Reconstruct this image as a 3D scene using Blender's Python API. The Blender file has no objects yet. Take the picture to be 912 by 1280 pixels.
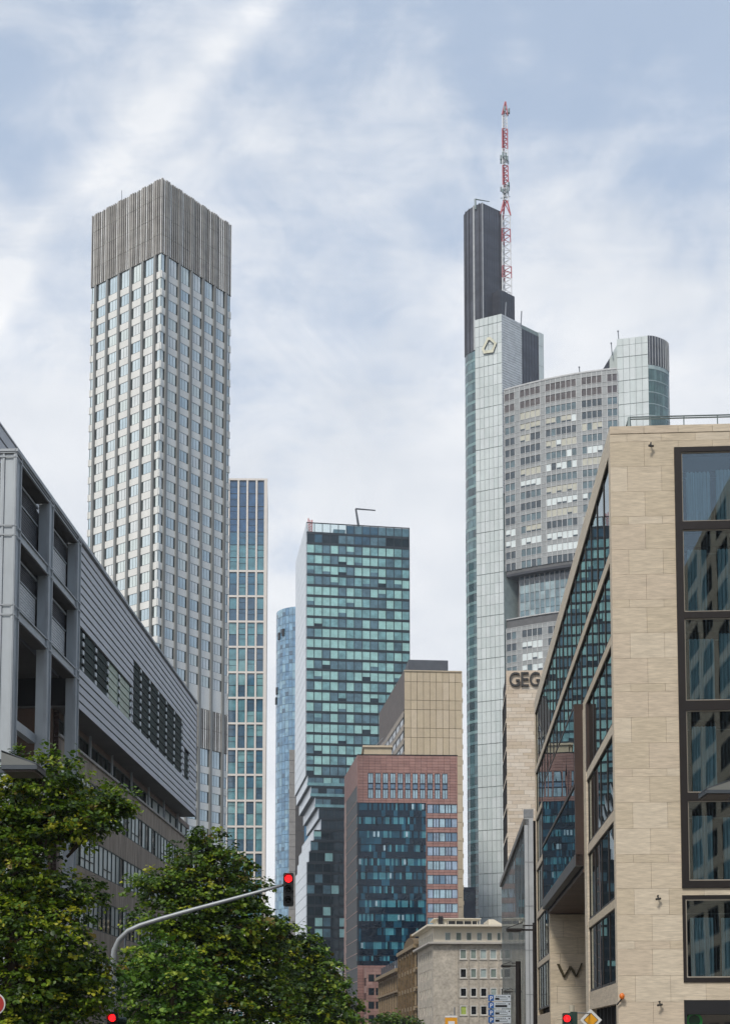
import bpy, math, random
import numpy as np
from mathutils import Vector, Matrix
random.seed(7)
scene = bpy.context.scene
COL = scene.collection
R = math.radians

# ------------------------------------------------------------------ camera model
F = 1700.0; CX = 456.0; CY = 1171.0; PITCH = R(4.5); EYE = 1.65
cp, sp = math.cos(PITCH), math.sin(PITCH)
def ray(u, v):
    a = (u - CX) / F; b = (CY - v) / F
    return Vector((a, cp - b * sp, sp + b * cp))
def P(u, v, Y):
    r = ray(u, v); return Vector((0, 0, EYE)) + r * (Y / r.y)
def proj(p):
    x, y, z = p[0], p[1], p[2] - EYE
    f = y * cp + z * sp
    if f < .1: return None
    return (CX + F * x / f, CY - F * (-y * sp + z * cp) / f)
A1 = math.atan(94 / F * cp)
D1 = Vector((math.sin(A1), math.cos(A1))); D2 = Vector((D1.y, -D1.x))
def S(l, t): return D1 * t + D2 * l
def dirv(deg): return Vector((math.sin(R(deg)), math.cos(R(deg))))

cam = bpy.data.objects.new('camera', bpy.data.cameras.new('camera')); COL.objects.link(cam)
cam.location = (0, 0, EYE); cam.rotation_euler = (R(90) + PITCH, 0, 0)
cam.data.sensor_fit = 'VERTICAL'; cam.data.sensor_height = 36; cam.data.lens = F / 1280 * 36
cam.data.shift_y = (CY - 640) / 1280; cam.data.clip_start = .1; cam.data.clip_end = 8000
scene.camera = cam

# ------------------------------------------------------------------ materials
def lin(c):
    return tuple(((x / 255) / 12.92 if x / 255 <= .04045 else ((x / 255 + .055) / 1.055) ** 2.4) for x in c) + (1,)
def nt(name):
    m = bpy.data.materials.new(name); m.use_nodes = True
    t = m.node_tree; b = t.nodes['Principled BSDF']; return m, t, b
def mat(name, c, rough=.7, metal=0., var=.12, scale=.6, stretch=(1, 1, 1), bump=0., c2=None, fine=None, emit=None, ior=1.5):
    m, t, b = nt(name); N = t.nodes; L = t.links
    tc = N.new('ShaderNodeTexCoord'); mp = N.new('ShaderNodeMapping'); mp.inputs['Scale'].default_value = stretch
    L.new(tc.outputs['Object'], mp.inputs[0])
    nz = N.new('ShaderNodeTexNoise'); nz.inputs['Scale'].default_value = scale; nz.inputs['Detail'].default_value = 8
    nz.inputs['Roughness'].default_value = .62
    L.new(mp.outputs[0], nz.inputs[0])
    cr = N.new('ShaderNodeValToRGB'); l = lin(c)
    if c2 is None:
        a = tuple(x * (1 - var * 1.6) for x in l[:3]) + (1,); d = tuple(min(1, x * (1 + var)) for x in l[:3]) + (1,)
    else: a, d = lin(c2), l
    cr.color_ramp.elements[0].position = .32; cr.color_ramp.elements[1].position = .68
    cr.color_ramp.elements[0].color = a; cr.color_ramp.elements[1].color = d
    L.new(nz.outputs[0], cr.inputs[0]); out = cr.outputs[0]
    if fine:
        n2 = N.new('ShaderNodeTexNoise'); n2.inputs['Scale'].default_value = fine[0]; n2.inputs['Detail'].default_value = 4
        m2 = N.new('ShaderNodeMapping'); m2.inputs['Scale'].default_value = fine[2] if len(fine) > 2 else (1, 1, 1)
        L.new(tc.outputs['Object'], m2.inputs[0]); L.new(m2.outputs[0], n2.inputs[0])
        mx = N.new('ShaderNodeMix'); mx.data_type = 'RGBA'; mx.blend_type = 'MULTIPLY'; mx.inputs[0].default_value = 1
        c3 = N.new('ShaderNodeValToRGB'); k = 1 - fine[1]
        c3.color_ramp.elements[0].position = .35; c3.color_ramp.elements[1].position = .6
        c3.color_ramp.elements[0].color = (k, k, k, 1)
        L.new(n2.outputs[0], c3.inputs[0]); L.new(out, mx.inputs[6]); L.new(c3.outputs[0], mx.inputs[7]); out = mx.outputs[2]
    L.new(out, b.inputs['Base Color'])
    b.inputs['Roughness'].default_value = rough; b.inputs['Metallic'].default_value = metal; b.inputs['IOR'].default_value = ior
    if bump:
        bp = N.new('ShaderNodeBump'); bp.inputs['Strength'].default_value = bump; bp.inputs['Distance'].default_value = .05
        L.new(nz.outputs[0], bp.inputs['Height']); L.new(bp.outputs[0], b.inputs['Normal'])
    if emit:
        b.inputs['Emission Color'].default_value = lin(emit[0]); b.inputs['Emission Strength'].default_value = emit[1]
    return m
def glass(name, c, ior=1.9, rough=.02, wav=.0, wscale=.4, var=.25, vs=.35, spec=None):
    """opaque facade glass: the colour of the room / blind behind it under a reflecting surface"""
    m = mat(name, c, rough=rough, var=var, scale=vs, ior=ior)
    if wav:
        t = m.node_tree; N = t.nodes; L = t.links; b = N['Principled BSDF']
        tc = N.new('ShaderNodeTexCoord'); nz = N.new('ShaderNodeTexNoise'); nz.inputs['Scale'].default_value = wscale
        nz.inputs['Detail'].default_value = 2
        L.new(tc.outputs['Object'], nz.inputs[0]); bp = N.new('ShaderNodeBump')
        bp.inputs['Strength'].default_value = 1; bp.inputs['Distance'].default_value = wav
        L.new(nz.outputs[0], bp.inputs['Height']); L.new(bp.outputs[0], b.inputs['Normal'])
    return m
def mirror_glass(name, tint, blend, wav=0., see=(0.75, 0.85, 0.85), wscale=.5, refl=(.9, .95, .95)):
    """real window glass: transparent with a fresnel reflection"""
    m = bpy.data.materials.new(name); m.use_nodes = True; t = m.node_tree; N = t.nodes; L = t.links
    N.remove(N['Principled BSDF']); o = N['Material Output']
    g = N.new('ShaderNodeBsdfGlossy'); g.inputs['Roughness'].default_value = .0; g.inputs['Color'].default_value = refl + (1,)
    tr = N.new('ShaderNodeBsdfTransparent'); tr.inputs['Color'].default_value = see + (1,)
    lw = N.new('ShaderNodeFresnel'); lw.inputs['IOR'].default_value = blend
    mx = N.new('ShaderNodeMixShader'); L.new(lw.outputs[0], mx.inputs[0]); L.new(tr.outputs[0], mx.inputs[1]); L.new(g.outputs[0], mx.inputs[2])
    L.new(mx.outputs[0], o.inputs[0])
    if wav:
        tc = N.new('ShaderNodeTexCoord'); nz = N.new('ShaderNodeTexNoise'); nz.inputs['Scale'].default_value = wscale; nz.inputs['Detail'].default_value = 1
        L.new(tc.outputs['Object'], nz.inputs[0]); bp = N.new('ShaderNodeBump'); bp.inputs['Strength'].default_value = 1; bp.inputs['Distance'].default_value = wav
        L.new(nz.outputs[0], bp.inputs['Height']); L.new(bp.outputs[0], g.inputs['Normal']); L.new(bp.outputs[0], lw.inputs['Normal'])
    return m

# ------------------------------------------------------------------ mesh building
class MB:
    def __init__(s): s.v = []; s.f = []; s.m = []
    def quad(s, pts, m=0):
        i = len(s.v); s.v += [tuple(p) for p in pts]; s.f.append(tuple(range(i, i + len(pts)))); s.m.append(m)
    def hexa(s, p, m=0):       # p: 4 bottom ccw, 4 top
        i = len(s.v); s.v += [tuple(q) for q in p]
        for f in ((3, 2, 1, 0), (4, 5, 6, 7), (0, 1, 5, 4), (1, 2, 6, 5), (2, 3, 7, 6), (3, 0, 4, 7)):
            s.f.append(tuple(i + k for k in f)); s.m.append(m)
    def box(s, x0, x1, y0, y1, z0, z1, m=0):
        s.hexa([(x0, y0, z0), (x1, y0, z0), (x1, y1, z0), (x0, y1, z0), (x0, y0, z1), (x1, y0, z1), (x1, y1, z1), (x0, y1, z1)], m)
    def prism(s, pts, z0, z1, m=0, cap=True):
        n = len(pts); i = len(s.v)
        a = sum(pts[k][0] * pts[(k + 1) % n][1] - pts[(k + 1) % n][0] * pts[k][1] for k in range(n))
        if a < 0: pts = pts[::-1]
        s.v += [(p[0], p[1], z0) for p in pts] + [(p[0], p[1], z1) for p in pts]
        for k in range(n):
            j = (k + 1) % n; s.f.append((i + k, i + j, i + n + j, i + n + k)); s.m.append(m)
        if cap:
            s.f.append(tuple(i + k for k in range(n))[::-1]); s.m.append(m)
            s.f.append(tuple(i + n + k for k in range(n))); s.m.append(m)
    def tube(s, p0, p1, r, n=6, m=0, r1=None):
        p0 = Vector(p0); p1 = Vector(p1); d = (p1 - p0)
        if d.length < 1e-6: return
        d.normalize(); a = d.orthogonal().normalized(); b = d.cross(a); i = len(s.v)
        r1 = r if r1 is None else r1
        for (c, q) in ((p0, r), (p1, r1)):
            for k in range(n):
                t = 2 * math.pi * k / n; s.v.append(tuple(c + (a * math.cos(t) + b * math.sin(t)) * q))
        for k in range(n):
            j = (k + 1) % n; s.f.append((i + k, i + j, i + n + j, i + n + k)); s.m.append(m)
        s.f.append(tuple(i + k for k in range(n))[::-1]); s.m.append(m)
        s.f.append(tuple(i + n + k for k in range(n))); s.m.append(m)
    def path(s, pts, r, n=10, m=0):
        pts = [Vector(p) for p in pts]; i0 = len(s.v); up = None
        rs = r if isinstance(r, (list, tuple)) else [r] * len(pts)
        for k, p in enumerate(pts):
            d = (pts[min(k + 1, len(pts) - 1)] - pts[max(k - 1, 0)]).normalized()
            a = d.orthogonal().normalized() if up is None else (up - d * up.dot(d)).normalized()
            up = a; b = d.cross(a)
            for q in range(n):
                t = 2 * math.pi * q / n; s.v.append(tuple(p + (a * math.cos(t) + b * math.sin(t)) * rs[k]))
        for k in range(len(pts) - 1):
            for q in range(n):
                j = (q + 1) % n; o = i0 + k * n
                s.f.append((o + q, o + j, o + n + j, o + n + q)); s.m.append(m)
        s.f.append(tuple(i0 + q for q in range(n))[::-1]); s.m.append(m)
        o = i0 + (len(pts) - 1) * n; s.f.append(tuple(o + q for q in range(n))); s.m.append(m)
    def disc(s, c, n_, r, th, n=24, m=0):
        c = Vector(c); n_ = Vector(n_).normalized(); s.tube(c - n_ * th / 2, c + n_ * th / 2, r, n, m)
    def build(s, name, mats, parent=None, smooth=False, **props):
        me = bpy.data.meshes.new(name)
        o3 = Vector((0, 0, 0))
        if parent is not None: o3 = origin_of(parent)
        me.from_pydata([(x - o3.x, y - o3.y, z - o3.z) for (x, y, z) in s.v], [], s.f)
        if not isinstance(mats, (list, tuple)): mats = [mats]
        for q in mats: me.materials.append(q)
        if len(mats) > 1: me.polygons.foreach_set('material_index', s.m)
        if smooth: me.polygons.foreach_set('use_smooth', [True] * len(s.f))
        me.update()
        o = bpy.data.objects.new(name, me); COL.objects.link(o)
        if parent is not None: o.parent = parent; ORI[o.name] = o3
        else: ORI[o.name] = o3
        for k, q in props.items(): o[k] = q
        return o
ORI = {}
def origin_of(o): return ORI[o.name]
def thing(name, label, cat, loc=(0, 0, 0), group=None):
    o = bpy.data.objects.new(name, None); COL.objects.link(o); o.location = loc; o.empty_display_size = .5
    o['label'] = label; o['category'] = cat
    if group: o['group'] = group
    ORI[o.name] = Vector(loc); return o
def tag(o, label, cat, group=None):
    o['label'] = label; o['category'] = cat
    if group: o['group'] = group
    return o
def copy_tree(o, parent=None):
    c = o.copy(); COL.objects.link(c); c.parent = parent
    for ch in list(o.children): copy_tree(ch, c)
    return c

class Fr:
    """a facade: origin, direction left to right seen from outside, outward normal"""
    def __init__(s, O, e): s.O = Vector((O[0], O[1])); s.e = Vector((e[0], e[1])).normalized(); s.n = Vector((s.e.y, -s.e.x))
    def p(s, a, z, d=0): q = s.O + s.e * a + s.n * d; return Vector((q.x, q.y, z))
    def pl(s, a, d=0): q = s.O + s.e * a + s.n * d; return (q.x, q.y)
    def box(s, mb, s0, s1, z0, z1, d0, d1, m=0):
        if s1 - s0 < 1e-4 or z1 - z0 < 1e-4: return
        mb.hexa([s.p(s0, z0, d1), s.p(s1, z0, d1), s.p(s1, z0, d0), s.p(s0, z0, d0),
                 s.p(s0, z1, d1), s.p(s1, z1, d1), s.p(s1, z1, d0), s.p(s0, z1, d0)], m)
    def hit(s, u, v, d=0):
        r = ray(u, v); n3 = Vector((s.n.x, s.n.y)); o = s.O + s.n * d
        k = o.dot(n3) / (r.x * n3.x + r.y * n3.y)
        q = Vector((r.x * k, r.y * k)); return ((q - o).dot(s.e), EYE + r.z * k)
    def z(s, u, v, d=0): return s.hit(u, v, d)[1]
    def s_(s, u, v=900, d=0): return s.hit(u, v, d)[0]

def parea(fr, r):
    q = [proj(fr.p(a, z)) for a, z in ((r[0], r[2]), (r[1], r[2]), (r[1], r[3]), (r[0], r[3]))]
    if any(x is None for x in q): return 0
    cu = sum(x[0] for x in q) / 4; cv = sum(x[1] for x in q) / 4
    if not (0 < cu < 912 and 0 < cv < 1280): return 0
    return abs(sum(q[k][0] * q[(k + 1) % 4][1] - q[(k + 1) % 4][0] * q[k][1] for k in range(4))) / 2
def windows(th, items, mats, cap=100, inset=.18, fw=.06, name='window', fm=None, vis=None):
    """items: (Fr, s0, s1, z0, z1, glass index, vertical mullions, transoms list) ; mats: glasses + frame last"""
    fi = len(mats) - 1 if fm is None else fm
    def one(mb, it):
        fr, s0, s1, z0, z1, g = it[:6]; nm = it[6] if len(it) > 6 else 0; tr = it[7] if len(it) > 7 else ()
        fr.box(mb, s0, s1, z0, z1, -inset - .06, -inset, g)
        if fw:
            i = -inset + .002
            fr.box(mb, s0, s0 + fw, z0, z1, i, i + fw, fi); fr.box(mb, s1 - fw, s1, z0, z1, i, i + fw, fi)
            fr.box(mb, s0 + fw, s1 - fw, z0, z0 + fw, i, i + fw, fi); fr.box(mb, s0 + fw, s1 - fw, z1 - fw, z1, i, i + fw, fi)
            for k in range(nm):
                c = s0 + (s1 - s0) * (k + 1) / (nm + 1); fr.box(mb, c - fw / 2, c + fw / 2, z0 + fw, z1 - fw, i, i + fw, fi)
            for q in tr:
                c = z0 + (z1 - z0) * q; fr.box(mb, s0 + fw, s1 - fw, c - fw / 2, c + fw / 2, i, i + fw - .004, fi)
    key = lambda it: -(parea(it[0], it[1:5]) * (1 if vis is None or vis(it) else 0))
    items = sorted(items, key=key)
    for it in items[:cap]:
        mb = MB(); one(mb, it); mb.build(name, mats, th)
    if len(items) > cap:
        mb = MB()
        for it in items[cap:]: one(mb, it)
        mb.build(name, mats, th, kind='stuff')
def panels(mb, fr, s0, s1, z0, z1, pw, ph, gap, d0=-.05, d1=0., ms=(0,), bond=0., holes=(), rnd=random):
    """cladding slabs with open joints; holes are (s0,s1,z0,z1)"""
    z = z0; row = 0; phs = ph if isinstance(ph, (list, tuple)) else [ph]
    while z < z1 - 1e-3:
        zt = min(z + phs[row % len(phs)], z1)
        cuts = [z, zt]
        for h in holes:
            for q in (h[2], h[3]):
                if z + .02 < q < zt - .02: cuts.append(q)
        cuts.sort(); x0 = s0 - ((bond * row) % 1) * pw
        for a, b in zip(cuts[:-1], cuts[1:]):
            zm = (a + b) / 2; hs = sorted((h[0], h[1]) for h in holes if h[2] < zm < h[3])
            x = x0; k = 0
            r2 = random.Random(int(row * 977 + s0 * 13))
            while x < s1 - 1e-3:
                xe = min(x + pw, s1); m = r2.choice(ms)
                seg = [(max(x, s0), xe)]
                for (h0, h1) in hs:
                    ns = []
                    for (p, q) in seg:
                        if h1 <= p or h0 >= q: ns.append((p, q)); continue
                        if h0 > p: ns.append((p, h0))
                        if h1 < q: ns.append((h1, q))
                    seg = ns
                for (p, q) in seg:
                    if q - p > gap * 1.5: fr.box(mb, p + gap / 2, q - gap / 2, a + (gap / 2 if a == z else 0), b - (gap / 2 if b == zt else 0), d0, d1, m)
                x += pw
        z = zt; row += 1
def sphere_mesh(mb, c, r, n=8, m=0, sz=1.):
    c = Vector(c); i = len(mb.v)
    for a in range(1, n):
        for b in range(n * 2):
            t = math.pi * a / n; q = math.pi * b / n
            mb.v.append((c.x + r * math.sin(t) * math.cos(q), c.y + r * math.sin(t) * math.sin(q), c.z + r * sz * math.cos(t)))
    mb.v.append((c.x, c.y, c.z + r * sz)); mb.v.append((c.x, c.y, c.z - r * sz)); T = i + (n - 1) * 2 * n
    for b in range(2 * n):
        j = (b + 1) % (2 * n); mb.f.append((T, i + b, i + j)); mb.m.append(m)
        o = i + (n - 2) * 2 * n; mb.f.append((T + 1, o + j, o + b)); mb.m.append(m)
        for a in range(n - 2):
            o = i + a * 2 * n; mb.f.append((o + b, o + 2 * n + b, o + 2 * n + j, o + j)); mb.m.append(m)
def text_mesh(body, size, depth, O, ex, n, name, m, parent, xscale=1.):
    """raised lettering: O lower-left corner, ex text direction, n outward normal"""
    cu = bpy.data.curves.new('txt', 'FONT'); cu.body = body; cu.size = size; cu.extrude = depth / 2; cu.offset = 0
    ob = bpy.data.objects.new('txt', cu); COL.objects.link(ob)
    dg = bpy.context.evaluated_depsgraph_get(); me = bpy.data.meshes.new_from_object(ob.evaluated_get(dg))
    bpy.data.objects.remove(ob)
    mb = MB(); O = Vector(O); ex = Vector(ex); n = Vector(n)
    for v in me.vertices: mb.v.append(tuple(O + ex * v.co.x * xscale + Vector((0, 0, 1)) * v.co.y + n * v.co.z))
    for p in me.polygons: mb.f.append(tuple(p.vertices)); mb.m.append(0)
    return mb.build(name, m, parent)

# ------------------------------------------------------------------ world + sun
SUN_EL, SUN_AZ = 48, 206            # azimuth clockwise from +Y (sun behind the camera, to the right)
w = bpy.data.worlds.new('World'); scene.world = w; w.use_nodes = True
t = w.node_tree; N = t.nodes; L = t.links; bg = N['Background']
sky = N.new('ShaderNodeTexSky'); sky.sky_type = 'NISHITA'; sky.sun_disc = False
sky.sun_elevation = R(SUN_EL); sky.sun_rotation = R(SUN_AZ); sky.air_density = 1.0; sky.dust_density = 1.2
def nd(kind, **k):
    n = N.new(kind)
    for a, b in k.items(): setattr(n, a, b)
    return n
def mth(op, a, b=None, c=None, clamp=False):
    n = N.new('ShaderNodeMath'); n.operation = op; n.use_clamp = clamp
    for i, q in enumerate((a, b, c)):
        if q is None: continue
        if isinstance(q, (int, float)): n.inputs[i].default_value = q
        else: L.new(q, n.inputs[i])
    return n.outputs[0]
tc = nd('ShaderNodeTexCoord'); sx = nd('ShaderNodeSeparateXYZ'); L.new(tc.outputs['Generated'], sx.inputs[0])
zc = mth('ADD', mth('MAXIMUM', sx.outputs[2], 0.0), .22)
cx = nd('ShaderNodeCombineXYZ'); L.new(mth('DIVIDE', sx.outputs[0], zc), cx.inputs[0]); L.new(mth('DIVIDE', sx.outputs[1], zc), cx.inputs[1])
def noise(scale, detail, rough, vec, loc=(0, 0, 0), rot=0, sc=(1, 1, 1), dist=0.):
    mp = nd('ShaderNodeMapping'); mp.inputs['Location'].default_value = loc; mp.inputs['Rotation'].default_value = (0, 0, rot); mp.inputs['Scale'].default_value = sc
    L.new(vec, mp.inputs[0]); n = nd('ShaderNodeTexNoise'); n.inputs['Scale'].default_value = scale; n.inputs['Detail'].default_value = detail
    n.inputs['Roughness'].default_value = rough; n.inputs['Distortion'].default_value = dist; L.new(mp.outputs[0], n.inputs[0]); return n.outputs[0]
G_ = tc.outputs['Generated']
n1 = noise(4.2, 10, .56, G_, loc=(3.1, 1.7, .4), sc=(1, 1, 1.35), dist=.35)
n3 = noise(13.0, 10, .62, G_, loc=(1.3, 5.2, 2.2), sc=(1, 1, 1.5), dist=.5)
# high cirrus: streaks drawn out along one compass direction, seen at about 45 degrees
pa_ = mth('DIVIDE', sx.outputs[0], mth('MAXIMUM', sx.outputs[1], .05)); pb_ = mth('DIVIDE', sx.outputs[2], mth('MAXIMUM', sx.outputs[1], .05))
cy = nd('ShaderNodeCombineXYZ'); L.new(pa_, cy.inputs[0]); L.new(pb_, cy.inputs[1])
n2 = noise(9.0, 9, .6, cy.outputs[0], loc=(.35, .2, 0), rot=R(-48), sc=(.22, 1.6, 1), dist=.35)
# one broad wisp
ws = mth('ADD', mth('ADD', mth('MULTIPLY', pa_, -.76), mth('MULTIPLY', pb_, .65)), -.590)
wn = mth('DIVIDE', mth('ADD', ws, mth('MULTIPLY', mth('SUBTRACT', n1, .5), .05)), .021)
wisp = mth('MULTIPLY', mth('POWER', 2.718, mth('MULTIPLY', mth('MULTIPLY', wn, wn), -1)), mth('MULTIPLY', n2, 1.15))
wisp = mth('MULTIPLY', wisp, mth('GREATER_THAN', sx.outputs[1], .1))
low = mth('MULTIPLY', mth('SUBTRACT', .50, sx.outputs[2]), 2.9)
rgt = mth('MULTIPLY', mth('MAXIMUM', mth('ADD', pa_, mth('MULTIPLY', pb_, .7)), 0.0), -.35)
cov = mth('ADD', mth('ADD', mth('MULTIPLY', n1, 2.0), mth('MULTIPLY', n2, .9)), mth('ADD', mth('ADD', low, rgt), mth('MULTIPLY', n3, 1.15)))
mr = nd('ShaderNodeMapRange'); mr.interpolation_type = 'SMOOTHSTEP'; L.new(cov, mr.inputs[0])
mr.inputs[1].default_value = 1.40; mr.inputs[2].default_value = 2.26
covf = mth('ADD', mth('ADD', mth('MULTIPLY', mr.outputs[0], .74), mth('MULTIPLY', wisp, .75)), .22, clamp=True)
# cloud brightness: softly mottled white to light grey
n4 = noise(6.5, 10, .58, G_, loc=(9.1, 4.4, 1.0), sc=(1, 1, 1.6), dist=.3)
cr = nd('ShaderNodeValToRGB'); cr.color_ramp.elements[0].position = .3; cr.color_ramp.elements[1].position = .72
cr.color_ramp.elements[0].color = (.72, .76, .82, 1); cr.color_ramp.elements[1].color = (.96, .97, .99, 1); L.new(n4, cr.inputs[0])
vm = nd('ShaderNodeVectorMath', operation='SCALE'); L.new(cr.outputs[0], vm.inputs[0]); vm.inputs[3].default_value = 4.75
skb = nd('ShaderNodeMix', data_type='RGBA', blend_type='MIX'); skb.inputs[0].default_value = .62
L.new(sky.outputs[0], skb.inputs[6]); skb.inputs[7].default_value = (1.75, 2.3, 3.05, 1)
mx = nd('ShaderNodeMix', data_type='RGBA', blend_type='MIX'); L.new(covf, mx.inputs[0]); L.new(skb.outputs[2], mx.inputs[6]); L.new(vm.outputs[0], mx.inputs[7])
L.new(mx.outputs[2], bg.inputs[0]); bg.inputs[1].default_value = .145
sl = bpy.data.lights.new('sun', 'SUN'); sl.energy = 1.7; sl.angle = R(11); sl.color = (1, .95, .88)
so = bpy.data.objects.new('sun', sl); COL.objects.link(so)
sd = Vector((math.sin(R(SUN_AZ)) * math.cos(R(SUN_EL)), math.cos(R(SUN_AZ)) * math.cos(R(SUN_EL)), math.sin(R(SUN_EL))))
so.rotation_euler = sd.to_track_quat('Z', 'Y').to_euler()
vs = scene.view_settings; vs.view_transform = 'Standard'; vs.look = 'None'; vs.gamma = 1; vs.exposure = .63; vs.use_curve_mapping = False

# ------------------------------------------------------------------ shared materials
M = {}
M['asphalt'] = mat('asphalt', (62, 62, 64), .9, var=.2, scale=2)
M['paving'] = mat('paving', (120, 116, 110), .9, var=.15, scale=1.5)
M['kerbm'] = mat('kerb stone', (140, 138, 134), .85)
M['mark'] = mat('road paint', (225, 225, 220), .7)
M['earth'] = mat('urban ground', (95, 93, 88), .95, var=.2, scale=.05)
M['dark'] = mat('dark joint', (38, 38, 40), .9)
M['black'] = mat('black metal', (22, 22, 24), .5)
M['bronze'] = mat('dark bronze frame', (36, 30, 27), .45, metal=.3)
M['steel'] = mat('galvanised steel', (140, 143, 146), .5, metal=.4, scale=3)
M['rail'] = mat('roof rail steel', (110, 122, 122), .5, metal=.3)
for i, c in enumerate(((208, 193, 169), (203, 188, 163), (212, 198, 175), (206, 190, 167))):
    M['trav%d' % i] = mat('travertine %d' % i, c, .75, var=.09, scale=1.1, stretch=(1, 1, 7), bump=.05, fine=(7, .22, (.35, .35, 7)))
TRAV = [M['trav%d' % i] for i in range(4)]

# ------------------------------------------------------------------ setting
mb = MB(); mb.box(-2500, 2500, -1500, 3500, -1, 0); mb.build('ground', M['earth'], kind='structure')
def strip(name, m, l0, l1, t0, t1, z0, z1):
    mb = MB(); a = [S(l0, t0), S(l1, t0), S(l1, t1), S(l0, t1)]
    mb.prism([tuple(q) for q in a], z0, z1); return mb.build(name, m, kind='structure')
strip('road', M['asphalt'], -13, 2.2, -120, 420, -.1, .004)
strip('pavement', M['paving'], -40, -13.16, -120, 420, -.1, .12); strip('pavement', M['paving'], 2.36, 60, -120, 420, -.1, .12)
strip('kerb', M['kerbm'], -13.16, -13.0, -120, 420, -.1, .135); strip('kerb', M['kerbm'], 2.2, 2.36, -120, 420, -.1, .135)
mb = MB()
for k in range(40):
    a = [S(-5.5, -100 + k * 9), S(-5.38, -100 + k * 9), S(-5.38, -96 + k * 9), S(-5.5, -96 + k * 9)]
    mb.prism([tuple(q) for q in a], .005, .009)
mb.build('lane_marking', M['mark'], kind='structure')

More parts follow.
